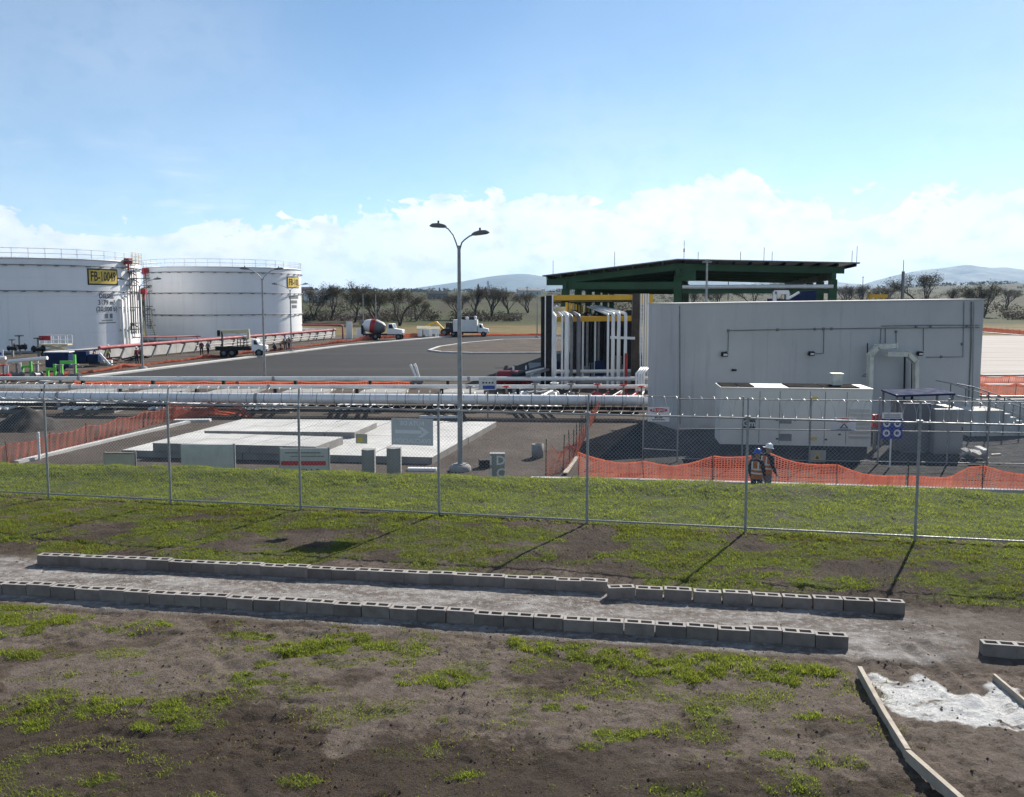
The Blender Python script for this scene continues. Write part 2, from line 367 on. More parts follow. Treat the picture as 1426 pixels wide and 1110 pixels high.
def bank_z(x, y):
    x = np.asarray(x, float); y = np.asarray(y, float); z = bank_base(x, y); p = on_path(x, y); s = across(x, y)
    far = sstep(12, 13, s)
    clod = (fbm(x * 3.4, y * 3.4, 5, 1, .65) - .5) * .05 * (1 - p) + (np.abs(fbm(x * 8, y * 8, 4, 5, .62) - .5) * -.13 + .016) * (1 - p) * (.35 + .65 * sstep(.36, .58, fbm(x * .9, y * 1.2, 3, 2)))
    lump = sstep(.58, .8, fbm(x * 1.6, y * 2.2, 3, 4)) * .025 * (1 - p)
    rut = sstep(.06, .0, np.abs(fbm(x * .55 + 3, y * .8, 3, 7) - .5)) * -.025 * (1 - p) * (1 - far)
    for tr_ in TRACKS: z = z - .030 * np.exp(-(seg_dist(x, y, tr_) / .085) ** 2) + .014 * np.exp(-((seg_dist(x, y, tr_) - .17) / .06) ** 2)
    sm = (fbm(x * 4, y * 4, 3, 2) - .5) * .025 * p
    return z + clod + lump + rut + sm
def grow(a, b, step, out, n, ratio):
    xs = list(np.arange(a, b + step / 2, step)); l = []; r = []; d = step
    for i in range(n):
        d *= ratio; l.append((l[-1] if l else a) - d); r.append((r[-1] if r else b) + d)
    return np.array(l[::-1] + xs + r)
gx = grow(-14.5, 13.5, .042, 0, 36, 1.17); gy = np.concatenate([np.array([-60, -30, -15, -8, -3, 0, 2.5, 4, 5, 5.6]), np.arange(6.0, 12.6, .03), np.arange(12.6, 22.5, .075), np.arange(22.5, 26.6, .25)])
X, Y = np.meshgrid(gx, gy); Z = bank_z(X, Y)
nx, ny = len(gx), len(gy); idx = np.arange(nx * ny).reshape(ny, nx)
F = np.stack([idx[:-1, :-1].ravel(), idx[:-1, 1:].ravel(), idx[1:, 1:].ravel(), idx[1:, :-1].ravel()], 1)

t = NT('bank_soil'); P = t.pos(); ga = t.attr('grass')['Fac']; li = t.attr('lime')['Fac']; pa = t.attr('path')['Fac']
n1 = t.noise(P, .8, 6, .65); n2 = t.noise(P, 7, 6, .7); n3 = t.noise(P, 45, 4, .6)
soil = t.ramp(n1, [(.3, (.055, .041, .032)), (.5, (.112, .086, .068)), (.72, (.190, .153, .127))])
soil = t.mix(t.math('MULTIPLY', t.smooth(n2, .45, .75), .8), soil, (.034, .026, .020)); soil = t.mix(t.math('MULTIPLY', t.attr('damp')['Fac'], .6), soil, (.048, .035, .027)); soil = t.mix(t.math('MULTIPLY', t.smooth(t.math('ADD', t.attr('pale')['Fac'], t.math('MULTIPLY', t.math('SUBTRACT', t.noise(P, 4.5, 7, .75), .5), 1.3)), .38, .62), .9), soil, t.ramp(n2, [(.3, (.120, .093, .075)), (.7, (.232, .192, .163))]))
soil = t.mix(t.math('MULTIPLY', t.smooth(t.noise(P, 26, 5, .75), .52, .68), .55), soil, (.030, .023, .018)); soil = t.mix(t.math('MULTIPLY', t.smooth(n3, .45, .7), .35), soil, (.115, .098, .084))
dust = t.ramp(t.noise(t.scale(P, (.8, 2.2, 1)), 1.5, 6, .65), [(.28, (.115, .092, .078)), (.5, (.235, .207, .187)), (.68, (.42, .405, .39))])
dust = t.mix(t.math('MULTIPLY', t.smooth(t.noise(P, 9, 6, .7), .46, .66), .6), dust, (.52, .515, .50))
dust = t.mix(t.math('MULTIPLY', t.smooth(n2, .55, .7), .5), dust, (.10, .083, .072))
k = t.mix(pa, soil, dust)
k = t.mix(t.math('MULTIPLY', t.smooth(ga, .22, .65), .85), k, t.ramp(n2, [(.3, (.035, .045, .010)), (.62, (.115, .150, .026))]))
lw = t.math('MULTIPLY', t.smooth(t.noise(t.scale(P, (1, 2.2, 1)), 1.9, 5, .7), .66, .52), 1.0); lw = t.math('MULTIPLY', lw, t.smooth(t.math('ADD', li, t.math('MULTIPLY', t.math('SUBTRACT', t.noise(P, 6, 7, .75), .5), 1.1)), .34, .70))
k = t.mix(lw, k, t.ramp(t.noise(P, 14, 5), [(.3, (.62, .615, .60)), (.7, (.80, .795, .78))]))
M['soil'] = t.set(k, .95, spec=.12); t.bump(t.math('ADD', t.noise(P, 18, 7, .78), t.math('MULTIPLY', t.noise(P, 70, 4, .7), .5)), 1.0, .05)

me = npmesh('bank', np.stack([X, Y, Z], -1).reshape(-1, 3), F, 'soil', True)
GD = grass_density(X, Y)
xr, yr = X.ravel(), Y.ravel()
limea = np.zeros(xr.shape); sel = (xr > 3) & (xr < 10) & (yr > 6.5) & (yr < 11)
jx = (fbm(xr[sel] * 5, yr[sel] * 5, 3, 1) - .5) * .3; jy = (fbm(xr[sel] * 5, yr[sel] * 5, 3, 5) - .5) * .3
limea[sel] = inpoly(xr[sel] + jx, yr[sel] + jy, LIME)
limea = limea.reshape(X.shape)
for _ in range(3):
    limea = (limea + np.roll(limea, 1, 0) + np.roll(limea, -1, 0) + np.roll(limea, 1, 1) + np.roll(limea, -1, 1) + np.roll(limea, 2, 0) + np.roll(limea, -2, 0) + np.roll(limea, 2, 1) + np.roll(limea, -2, 1)) / 9
vattr(me, 'grass', GD); vattr(me, 'lime', limea)
right_end = 1 - sstep(2.9, 4.4, along(X, Y) + (fbm(X * 2, Y * 2, 3, 1) - .5) * 1.6) * .82
vattr(me, 'path', on_path(X, Y) * right_end)
vattr(me, 'pale', sstep(.40, .56, fbm(X * .5 + 4, Y * .9, 4, 2)) * (1 - sstep(10.0, 10.4, across(X, Y))) * sstep(6.6, 9.0, across(X, Y)) + sum(.8 * np.exp(-(seg_dist(X, Y, q) / .16) ** 2) for q in TRACKS[:2]))
S_ = across(X, Y); vattr(me, 'damp', np.clip(sstep(9.2, 7.2, S_) * 1.0 + sstep(.42, .6, fbm(X * .6, Y * .9, 4, 6)) * sstep(12.1, 12.6, S_) * (1 - sstep(15, 16.5, S_)) + .9 * sstep(.5, .62, fbm(X * .8 + 7, Y * 1.0, 3, 1)) * (X > 4.3) * (S_ < 10.4), 0, 1))
bank = struct(put(me, 'bank'))

# grass blades, denser on the lawn beyond the fence
def blades(n, xa, xb, ya, yb, dens, hmin, hmax, wid, name, mats, seed):
    rs = np.random.RandomState(seed); x = rs.uniform(xa, xb, n); y = rs.uniform(ya, yb, n)
    d = dens(x, y); keep = rs.rand(n) < d; x, y, d = x[keep], y[keep], d[keep]; n = len(x); z = bank_z(x, y)
    tall = fbm(x * 2.2, y * 2.2, 3, 5); h = (hmin + (hmax - hmin) * np.clip(tall * 1.7 - .35, 0, 1)) * rs.uniform(.6, 1.2, n) * (.55 + .45 * d)
    a = rs.uniform(0, 2 * PI, n); lean = rs.uniform(.3, 1.6, n) * h; wv = wid * rs.uniform(.7, 1.3, n)
    dx, dy = np.cos(a), np.sin(a); sx, sy = -dy * wv, dx * wv
    V = np.zeros((n, 5, 3)); b = np.stack([x, y, z - .01], 1); m = b + np.stack([dx * lean * .35, dy * lean * .35, h * .62], 1); tp = b + np.stack([dx * lean, dy * lean, h], 1)
    S = np.stack([sx, sy, np.zeros(n)], 1)
    V[:, 0] = b - S; V[:, 1] = b + S; V[:, 2] = m + S * .8; V[:, 3] = m - S * .8; V[:, 4] = tp
    i = np.arange(n)[:, None] * 5
    F3 = np.concatenate([i + np.array([[0, 1, 2]]), i + np.array([[0, 2, 3]]), i + np.array([[3, 2, 4]])], 0)
    me = npmesh(name, V.reshape(-1, 3), F3, mats, False)
    tone = np.clip(.10 * (across(x, y) > 15.8) - .13 * ((across(x, y) < 15.8) & (across(x, y) > 12)) + fbm(x * .9, y * .9, 3, 6) * .55 + fbm(x * 4.5, y * 7, 2, 3) * .55 + rs.rand(n) * .45 - .3, 0, 1); vattr(me, 'tone', np.repeat(tone, 5))
    return put(me, name)
def grass_mat(name, stops):
    t = NT(name); k = t.ramp(t.attr('tone')['Fac'], stops)
    t.set(k, .65, spec=.15); tr = t.node('ShaderNodeBsdfTranslucent'); t.inp(tr.inputs[0], t.mix(1.0, k, (1.0, 1.0, .55), 'MULTIPLY'))
    ms = t.node('ShaderNodeMixShader'); ms.inputs[0].default_value = .6; t.l.new(t.b.outputs[0], ms.inputs[1]); t.l.new(tr.outputs[0], ms.inputs[2]); t.l.new(ms.outputs[0], t.o.inputs[0])
    return t.m
M['grass'] = grass_mat('grass_blade', [(.03, (.19, .14, .06)), (.12, (.16, .15, .045)), (.38, (.225, .262, .046)), (.8, (.315, .36, .062)), (1, (.44, .45, .11))])
def dl(x, y): return grass_density(x, y) * (across(x, y) > 15.6)
def dm(x, y): return grass_density(x, y) * ((across(x, y) <= 15.9) & (across(x, y) > 12.0))
def dn(x, y): return grass_density(x, y) ** 1.3 * (across(x, y) < 10.45)
o = blades(430000, -15.5, 13.5, 13.2, 23.5, dl, .03, .085, .0048, 'lawn_grass', 'grass', 1); stuff(o); tag(o, 'bright green lawn covering the bank crest beyond the wire fence', 'grass')
o = blades(330000, -12.5, 11.0, 10.2, 18.3, dm, .025, .07, .0045, 'rough_grass', 'grass', 2); stuff(o); tag(o, 'patchy olive grass between the wire fence and the block rows', 'grass')
o = blades(620000, -8.8, 7.5, 6.0, 12.0, dn, .028, .08, .0034, 'tuft_grass', 'grass', 3); stuff(o); tag(o, 'loose green tufts growing on the bare soil in front', 'grass')
def dd(x, y): return np.clip(sstep(.50, .68, fbm(x * 1.1 + 5, y * 1.5, 4, 7)) * (.12 + .8 * sstep(9.6, 6.8, across(x, y))), 0, 1) * (across(x, y) < 10.2) * .8 + .10 * sstep(.5, .65, fbm(x * 1.5, y * 2.5, 3, 2)) * (across(x, y) > 12.3) * (across(x, y) < 15.6)
M['dryweed'] = grass_mat('dry_weed', [(.1, (.085, .045, .026)), (.5, (.15, .085, .045)), (.9, (.24, .18, .085))])
o = blades(150000, -10, 8.5, 6.0, 16.5, dd, .02, .065, .0028, 'dry_weeds', 'dryweed', 5); stuff(o); tag(o, 'dry reddish brown weeds scattered over the soil', 'weeds')
# clods and pebbles
rs = np.random.RandomState(21); n = 42000; x = rs.uniform(-9, 9, n); y = rs.uniform(6, 17.5, n); s_ = across(x, y)
keep = (grass_density(x, y) < .45) & ~((s_ > PATH0 - .05) & (s_ < PATH1 - .05) & (rs.rand(n) < .75)) & (rs.rand(n) < (.15 + .85 * sstep(.42, .62, fbm(x * 1.3, y * 1.3, 3, 3))))
x, y = x[keep], y[keep]; n = len(x); z = bank_z(x, y); r = .0035 + .017 * rs.rand(n) ** 4
O = np.array([(1, 0, 0), (-1, 0, 0), (0, 1, 0), (0, -1, 0), (0, 0, 1), (0, 0, -.5)], float)
V = O[None] * r[:, None, None] * rs.uniform(.6, 1.35, (n, 6, 3)); ang = rs.uniform(0, 6.28, n); c_, sn = np.cos(ang)[:, None], np.sin(ang)[:, None]
V = np.stack([V[:, :, 0] * c_ - V[:, :, 1] * sn + x[:, None], V[:, :, 0] * sn + V[:, :, 1] * c_ + y[:, None], V[:, :, 2] * .7 + z[:, None]], -1)
Fo = np.array([(0, 2, 4), (2, 1, 4), (1, 3, 4), (3, 0, 4), (2, 0, 5), (1, 2, 5), (3, 1, 5), (0, 3, 5)])
o = put(npmesh('soil_clods', V.reshape(-1, 3), (np.arange(n)[:, None, None] * 6 + Fo[None]).reshape(-1, 3), 'soil'), 'soil_clods'); stuff(o); tag(o, 'small clods and pebbles strewn over the bare soil', 'clods')

# ---------------------------------------------------------------- plain, field and hills behind
def ground_z(x, y):
    x = np.asarray(x, float); y = np.asarray(y, float); d = np.hypot(x * .6, y); s = np.clip((d - 215) / 1285, 0, 4)
    rise = 23 * np.minimum(s, 1) ** .85 * (1 + .75 * sstep(400, 1100, x)) + (fbm(x / 260, y / 260, 4, 2) - .5) * 10 * sstep(260, 700, d)
    rise = rise * (1 - .55 * sstep(1500, 2600, d))
    return rise + (fbm(x / 14, y / 14, 3, 4) - .5) * .5 * sstep(165, 230, d)
gx = grow(-90, 90, 6, 0, 46, 1.115); gy = np.concatenate([np.arange(-40, 160, 8), np.arange(160, 420, 5), np.geomspace(420, 9000, 60)]); gy = np.concatenate([[-3000, -600, -150], gy])
X, Y = np.meshgrid(gx, gy); nx, ny = len(gx), len(gy); idx = np.arange(nx * ny).reshape(ny, nx)
F = np.stack([idx[:-1, :-1].ravel(), idx[:-1, 1:].ravel(), idx[1:, 1:].ravel(), idx[1:, :-1].ravel()], 1)
t = NT('plain_ground'); P = t.pos(); sp = t.node('ShaderNodeSeparateXYZ'); t.l.new(P, sp.inputs[0]); yy = sp.outputs[1]
wob = t.math('MULTIPLY', t.math('SUBTRACT', t.noise(P, .02, 4), .5), 60)
n1 = t.noise(P, .35, 6, .65); n2 = t.noise(P, 3.5, 5, .65)
dirt = t.ramp(n1, [(.3, (.058, .046, .037)), (.55, (.102, .083, .069)), (.75, (.155, .130, .112))]); dirt = t.mix(t.math('MULTIPLY', t.smooth(n2, .45, .7), .45), dirt, (.075, .062, .054))
field = t.ramp(t.noise(P, .12, 5, .6), [(.3, (.105, .080, .032)), (.6, (.17, .13, .058)), (.8, (.11, .10, .042))])
scrub = t.ramp(t.noise(t.scale(P, (1, .25, 1)), .022, 6, .65), [(.25, (.024, .020, .014)), (.42, (.045, .037, .022)), (.52, (.050, .062, .020)), (.62, (.040, .032, .022)), (.8, (.075, .063, .034))])
scrub = t.mix(t.math('MULTIPLY', t.smooth(t.noise(P, .25, 5, .7), .5, .7), .6), scrub, (.040, .042, .022))
k = t.mix(t.smooth(t.math('ADD', yy, t.math('MULTIPLY', wob, .15)), 151, 158), dirt, field); k = t.mix(t.smooth(t.math('ADD', yy, wob), 195, 225), k, scrub)
M['plain'] = t.set(k, .95, spec=.1); t.bump(t.math('ADD', t.noise(P, 1.6, 6, .7), t.noise(P, 9, 4, .7)), .8, .09)
ground = struct(put(npmesh('ground', np.stack([X, Y, ground_z(X, Y)], -1).reshape(-1, 3), F, 'plain', True), 'ground'))

def mountain(name, peaks, D, depth, base, cols):
    # ridge profile from sight lines, carried on a real massif with spurs
    xs = np.linspace(peaks[0][0], peaks[-1][0], 90); hs = np.interp(xs, [p[0] for p in peaks], [p[1] for p in peaks])
    hs = np.convolve(np.pad(hs, 2, 'edge'), np.ones(5) / 5, 'valid')
    vs = []; K = 15
    for j in range(K):
        q = (j / (K - 1)) * 2 - 1
        for i, (xx, h) in enumerate(zip(xs, hs)):
            f = max(0, 1 - abs(q) ** 1.3); nn = float(fbm(xx / 420, j * .9 + 3, 4, 2)) - .5
            vs.append((xx, D + q * depth, base + max(0, h - base) * f * (1 + (.35 * nn if j != K // 2 else .06 * nn))))
    n = len(xs); F = [(j * n + i, j * n + i + 1, (j + 1) * n + i + 1, (j + 1) * n + i) for j in range(K - 1) for i in range(n - 1)]
    return struct(put(npmesh(name, vs, F, cols, True), name))
M['mount'] = pm('mountain_scrub', (.075, .085, .05), .95, var=.4, scale=.004)
D1, D2 = 8800.0, 7600.0
def prof(pts, D): return [(A(px, py, D).x, A(px, py, D).z) for px, py in pts]
mountain('mountain', prof([(540, 408), (575, 402), (615, 396), (655, 390), (690, 384), (720, 382), (735, 380), (755, 386), (800, 392), (850, 398), (900, 400), (945, 388), (990, 383), (1030, 387), (1062, 391), (1085, 385), (1110, 383), (1150, 390), (1190, 396), (1230, 402), (1270, 410)], D1), D1, 1500, 5, 'mount')
mountain('mountain', prof([(1160, 408), (1205, 396), (1240, 385), (1275, 377), (1310, 373), (1330, 371), (1350, 372), (1385, 374), (1410, 377), (1450, 383), (1520, 392), (1600, 404)], D2), D2, 1400, 5, 'mount')
# ================================================================ concrete block rows
def block_mesh(seed):
    rr = random.Random(seed); b = MB(); Lx, Ly, H = .392, .15, .19; j = lambda: rr.uniform(-.002, .002)
    xs = [-.196, -.160, -.018, .018, .160, .196]; ys = [-.075, -.043, .043, .075]
    vt = {}; vs = []
    def vid(i, k, z):
        if (i, k, z) not in vt: vt[(i, k, z)] = len(vs); vs.append((xs[i] + j(), ys[k] + j(), z))
        return vt[(i, k, z)]
    fs = []
    for i in range(5):
        for k in range(3):
            if k == 1 and i in (1, 3):                       # hollow core, closed low down by soil
                a, c, d, e = vid(i, k, H), vid(i + 1, k, H), vid(i + 1, k + 1, H), vid(i, k + 1, H)
                p = [len(vs) + q for q in range(4)]; vs.extend([(xs[i] + .008, ys[k] + .008, .02), (xs[i + 1] - .008, ys[k] + .008, .02), (xs[i + 1] - .008, ys[k + 1] - .008, .02), (xs[i] + .008, ys[k + 1] - .008, .02)])
                fs += [(a, c, p[1], p[0]), (c, d, p[2], p[1]), (d, e, p[3], p[2]), (e, a, p[0], p[3]), tuple(p)]
            else: fs.append((vid(i, k, H), vid(i + 1, k, H), vid(i + 1, k + 1, H), vid(i, k + 1, H)))
    bt = [len(vs) + q for q in range(4)]; vs.extend([(xs[0], ys[0], 0), (xs[5], ys[0], 0), (xs[5], ys[3], 0), (xs[0], ys[3], 0)])
    fs += [tuple([bt[0], bt[1]] + [vid(i, 0, H) for i in range(5, -1, -1)]), tuple([bt[2], bt[3]] + [vid(i, 3, H) for i in range(6)]),
           tuple([bt[1], bt[2]] + [vid(5, k, H) for k in range(3, -1, -1)]), tuple([bt[3], bt[0]] + [vid(0, k, H) for k in range(4)])]
    return b.add(vs, fs).mesh('concrete_block', 'block')
t = NT('concrete_block'); c = t.coord('Object'); oi = t.node('ShaderNodeObjectInfo').outputs['Random']
cc = t.node('ShaderNodeVectorMath', operation='ADD'); t.l.new(c, cc.inputs[0]); sc3 = t.node('ShaderNodeVectorMath', operation='SCALE'); sc3.inputs[0].default_value = (13, 7, 5); t.l.new(oi, sc3.inputs['Scale']); t.l.new(sc3.outputs[0], cc.inputs[1]); c = cc.outputs[0]
k = t.ramp(t.noise(c, 5, 5, .65), [(.3, (.165, .137, .117)), (.7, (.26, .222, .193))]); k = t.mix(1.0, k, t.ramp(oi, [(0, .66), (.5, .92), (1, 1.12)]), 'MULTIPLY')
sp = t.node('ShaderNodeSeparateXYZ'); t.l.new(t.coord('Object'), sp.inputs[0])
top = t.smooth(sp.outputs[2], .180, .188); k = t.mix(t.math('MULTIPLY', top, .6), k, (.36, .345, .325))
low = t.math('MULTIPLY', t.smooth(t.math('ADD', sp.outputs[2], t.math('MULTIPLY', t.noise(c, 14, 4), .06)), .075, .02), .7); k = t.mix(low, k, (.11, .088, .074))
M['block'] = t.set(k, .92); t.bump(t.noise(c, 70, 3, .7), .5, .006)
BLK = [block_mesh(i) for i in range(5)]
def block_row(name, a, b, label, skip=()):
    a = Vector(a); b = Vector(b); d = b - a; n = max(1, round(d.length / .4)); ang = math.atan2(d.y, d.x); root = empty(name, (a.x, a.y, HG), ang, label, 'block row')
    rr = random.Random(n)
    for i in range(n):
        if i in skip: continue
        put(BLK[i % 5], 'concrete_block', root, ((i + .5) * d.length / n + rr.uniform(-.004, .004), .095 + rr.uniform(-.011, .011), -.022 + rr.uniform(-.014, .012)),
            (rr.uniform(-.014, .014), rr.uniform(-.01, .01), rr.uniform(-.018, .018) + (PI if rr.random() < .5 else 0)))
    return root
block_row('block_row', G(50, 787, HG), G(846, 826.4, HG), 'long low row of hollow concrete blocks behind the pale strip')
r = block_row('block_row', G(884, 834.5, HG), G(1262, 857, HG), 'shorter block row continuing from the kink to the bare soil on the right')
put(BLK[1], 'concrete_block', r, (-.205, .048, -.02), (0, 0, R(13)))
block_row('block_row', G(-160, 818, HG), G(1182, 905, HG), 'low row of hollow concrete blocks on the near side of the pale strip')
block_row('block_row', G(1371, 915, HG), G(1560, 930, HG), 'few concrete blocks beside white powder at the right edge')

# timber edging of the powder patch
def board(pts, wd, ht, label):
    root = empty('board', (*pts[0][:2], HG), 0, label, 'board')
    for a, b in zip(pts[:-1], pts[1:]):
        a = Vector(a) - root.location; b = Vector(b) - root.location; L_ = (b - a).length; m = MB(); n = 5
        m.bar(a, b, wd, ht); m.build('plank', 'wood', root)
    return root
board([G(1197, 934, HG + .06), G(1232, 998, HG + .05), G(1264, 1050, HG + .045)], .05, .11, 'weathered timber board edging the white powder on its left')
board([G(1264, 1052, HG + .055), G(1335, 1115, HG + .055), G(1400, 1180, HG + .05)], .052, .11, 'second timber board running out at the bottom edge of the picture')
board([G(1384, 944, HG + .04), G(1450, 1000, HG + .04)], .03, .10, 'thin timber board on the right side of the white powder')

# ================================================================ wire fence on the bank
F0 = G(68, 692, HG); F1 = G(1274, 752, HG); fd = (F1 - F0); FL = fd.length; fang = math.atan2(fd.y, fd.x); SP = FL / 6.0
froot = empty('chain_link_fence', (F0.x, F0.y, HG), fang, 'long chain link fence with coiled wire on top running across the grassy bank', 'fence')
FH = 2.2
i0, i1 = -2, 9
pm_ = MB().tube([(0, 0, -.2), (0, 0, FH + .02)], .026, 10).tube([(0, 0, FH), (0, .02, FH + .12), (0, .05, FH + .36)], .018, 8).box((0, 0, FH), (.09, .09, .05)).mesh('post', 'steel')
for i in range(i0, i1 + 1): put(pm_, 'post', froot, (i * SP, 0, 0), (0, 0, random.uniform(-.2, .2)))
for i in range(i0, i1):
    MB().tube([(i * SP + .03, 0, FH - .02), ((i + 1) * SP - .03, 0, FH - .02)], .018, 8).build('top_rail', 'steel', froot)
    MB().tube([(i * SP + .03, 0, .07), ((i + 1) * SP - .03, 0, .07)], .019, 8).build('bottom_rail', 'steel', froot)
def chain_link(Wd, Hh, z0, step=.075, rad=.0020):
    m = MB(); V = []; Fq = []
    def wire(a, b):
        d = Vector((b[0] - a[0], 0, b[1] - a[1])).normalized(); n_ = Vector((-d.z, 0, d.x)); base = len(V)
        for p in (a, b):
            p = Vector((p[0], 0, p[1]))
            V.extend([p + n_ * rad, p - n_ * rad * .5 + Vector((0, rad, 0)), p - n_ * rad * .5 - Vector((0, rad, 0))])
        for q in range(3): Fq.append((base + q, base + (q + 1) % 3, base + 3 + (q + 1) % 3, base + 3 + q))
    c = -Hh
    while c < Wd:
        x0, x1 = max(c, 0), min(c + Hh, Wd)
        if x1 > x0: wire((x0, z0 + x0 - c), (x1, z0 + x1 - c)); wire((x0, z0 + Hh - (x0 - c)), (x1, z0 + Hh - (x1 - c)))
        c += step
    return npmesh('wire_mesh', [tuple(v) for v in V], Fq, 'wire')
M['wire'] = pm('fence_wire', (.40, .41, .41), .5, .3, var=.15, scale=3)
cl = chain_link(SP, FH - .08, .06)
for i in range(i0, i1): stuff(put(cl, 'wire_mesh', froot, (i * SP, -.03, 0)))
M['coilwire'] = pm('coil_wire', (.45, .46, .47), .4, .7, var=.1, scale=3)
for i in range(i0, i1):
    pts = []; nl = 13
    for k in range(nl * 14 + 1):
        a = 2 * PI * k / 14; pts.append((i * SP + SP * k / (nl * 14), .02 + .17 * math.cos(a), FH + .19 + .185 * math.sin(a)))
    MB().tube(pts, .0042, 4, cap=False).build('razor_coil', 'coilwire', froot)

def sign(name, P, wd, ht, rz, label, face='signwhite', border=None, thick=.006, cat='sign', group=None):
    o = empty(name, P, rz, label, cat, group); MB().box((0, 0, 0), (wd, thick, ht)).build('panel', face, o)
    return o
def letter(parent, s, size, x, z, mat, name='lettering', mirror=False, y=-.006, wscale=1.0):
    me = text_mesh(s, size, bold=.02); me.materials.append(M[mat]); o = put(me, name, parent, (x, y, z), (PI / 2, 0, 0), ((-1 if mirror else 1) * wscale, 1, 1)); return o
fn = Vector((-math.sin(fang), math.cos(fang), 0)); fp = F0 - fn * .05
c = ONP(574, 601.5, fp, fn); a = ONP(545, 601, fp, fn); b = ONP(603, 601, fp, fn); tz = ONP(574, 583, fp, fn).z; bz = ONP(574, 620, fp, fn).z
s = sign('route_sign', c, (b - a).length, tz - bz, fang, 'grey evacuation sign with mirrored lettering and an arrow on the wire fence', 'signgrey')
letter(s, 'RUTA DE', .125, 0, .17, 'inkwhite', mirror=True); letter(s, 'EVACUACIÓN', .125, 0, -.19, 'inkwhite', mirror=True)
MB().box((-.08, -.005, 0), (.56, .003, .07)).add([(.2, -.005, .11), (.36, -.005, 0), (.2, -.005, -.11), (.12, -.005, -.11), (.25, -.005, 0), (.12, -.005, .11)], [(0, 5, 4, 1), (1, 4, 3, 2)]).build('arrow', 'inkwhite', s)
c = ONP(503.5, 611, fp, fn); s = sign('warning_plate', c, .25, .20, fang, 'small cream warning plate wired to the bank fence left of the grey sign', 'plywood')
MB().box((-.03, -.005, -.02), (.11, .003, .10)).build('symbol', 'signyellow', s)
# ================================================================ yard surfaces
def sheet(name, pts, z, mat):
    return struct(MB().add([(p[0], p[1], z) for p in pts], [tuple(range(len(pts)))]).build(name, mat))
t = NT('asphalt'); P = t.pos(); n1 = t.noise(t.scale(P, (.25, 1, 1)), .12, 6, .6); stn = t.smooth(t.noise(t.scale(P, (.06, 1.4, 1)), .5, 4, .6), .56, .66)
k = t.ramp(n1, [(.3, (.030, .030, .032)), (.7, (.044, .0435, .044))]); k = t.mix(t.math('MULTIPLY', t.smooth(t.noise(P, .5, 5, .7), .5, .75), .4), k, (.058, .056, .054))
k = t.mix(t.math('MULTIPLY', stn, .35), k, (.075, .072, .068)); k = t.mix(t.math('MULTIPLY', t.smooth(t.noise(P, .9, 3, .5), .66, .74), .6), k, (.018, .018, .018)); M['asphalt'] = t.set(k, .92, spec=.12); t.bump(t.noise(P, 30, 3), .3, .01)
t = NT('pale_yard'); P = t.pos()
k = t.ramp(t.noise(t.scale(P, (.2, 1.3, 1)), .35, 6, .65), [(.3, (.17, .145, .13)), (.5, (.26, .228, .208)), (.7, (.33, .30, .28))])
M['paleyard'] = t.set(k, .9); t.bump(t.noise(P, 5, 4), .3, .04)
K0, K1, K2 = G(100, 529), G(480, 482), G(640, 467.5)      # left kerb of the asphalt
sheet('asphalt', [K0, G(250, 531), G(760, 531), G(905, 531), (40, 66), (40, 150), G(1100, 467.5), K2, K1], .015, 'asphalt')
sheet('concrete_yard', [(28, 62), (120, 62), (160, 152), (41, 152)], .018, 'paleyard')
M['yardshade'] = pm('shade_dark_ground', (.038, .037, .037), .95, var=.35, scale=1.2, bump=.5, spec=.05)  # ground colour darkened to deepen the building's shadow
sheet('yard_shade_sheet', [G(812, 657), G(1000, 664), G(1300, 668), G(1500, 672), (30, 40), (27, 47), (8, 46), G(890, 590)], .02, 'yardshade')  # dark sheet added over the shadow area, shade put into its colour
def kerb(name, pts, wd, ht, label=None, mat='kerb'):
    m = MB()
    for a, b in zip(pts[:-1], pts[1:]):
        a = Vector((a[0], a[1], ht / 2 - .02)); b = Vector((b[0], b[1], ht / 2 - .02)); m.bar(a, b, wd, ht + .04)
    return struct(m.build(name, mat))
kerb('kerb', [G(60, 533), K0, K1, K2], .9, .15)
kerb('kerb', [K2 + Vector((0, .3, 0)), G(760, 467), G(905, 467), G(1100, 466)], .35, .12, mat='dull')
isl = [G(598, 489), G(612, 484), G(650, 478.5), G(700, 474), G(790, 472), G(790, 492.5), G(660, 493), G(615, 491.5)]
struct(MB().prism(isl[::-1][::-1], 0, .16).build('traffic_island', 'plain'))
kerb('kerb', [isl[6], isl[7], isl[0], isl[1], isl[2], isl[3], isl[4]], .45, .2)
kerb('kerb', [isl[6], isl[5]], .45, .2)
kerb('kerb', [G(740, 669.5), G(880, 672), G(1060, 677), G(1240, 682.5), G(1440, 688), G(1700, 696)], .22, .14)
kerb('kerb', [G(22, 646), G(100, 627), G(180, 608), G(262, 589)], .28, .12)
kerb('kerb', [G(1366, 524), G(1500, 523)], .5, .15); kerb('kerb', [G(1366, 537.5), G(1500, 538)], .45, .15); kerb('kerb', [G(1366, 553), G(1500, 553)], .4, .1, mat='dull')
kerb('kerb', [G(1366, 463), G(1430, 468), G(1520, 474)], .4, .15, mat='dull')

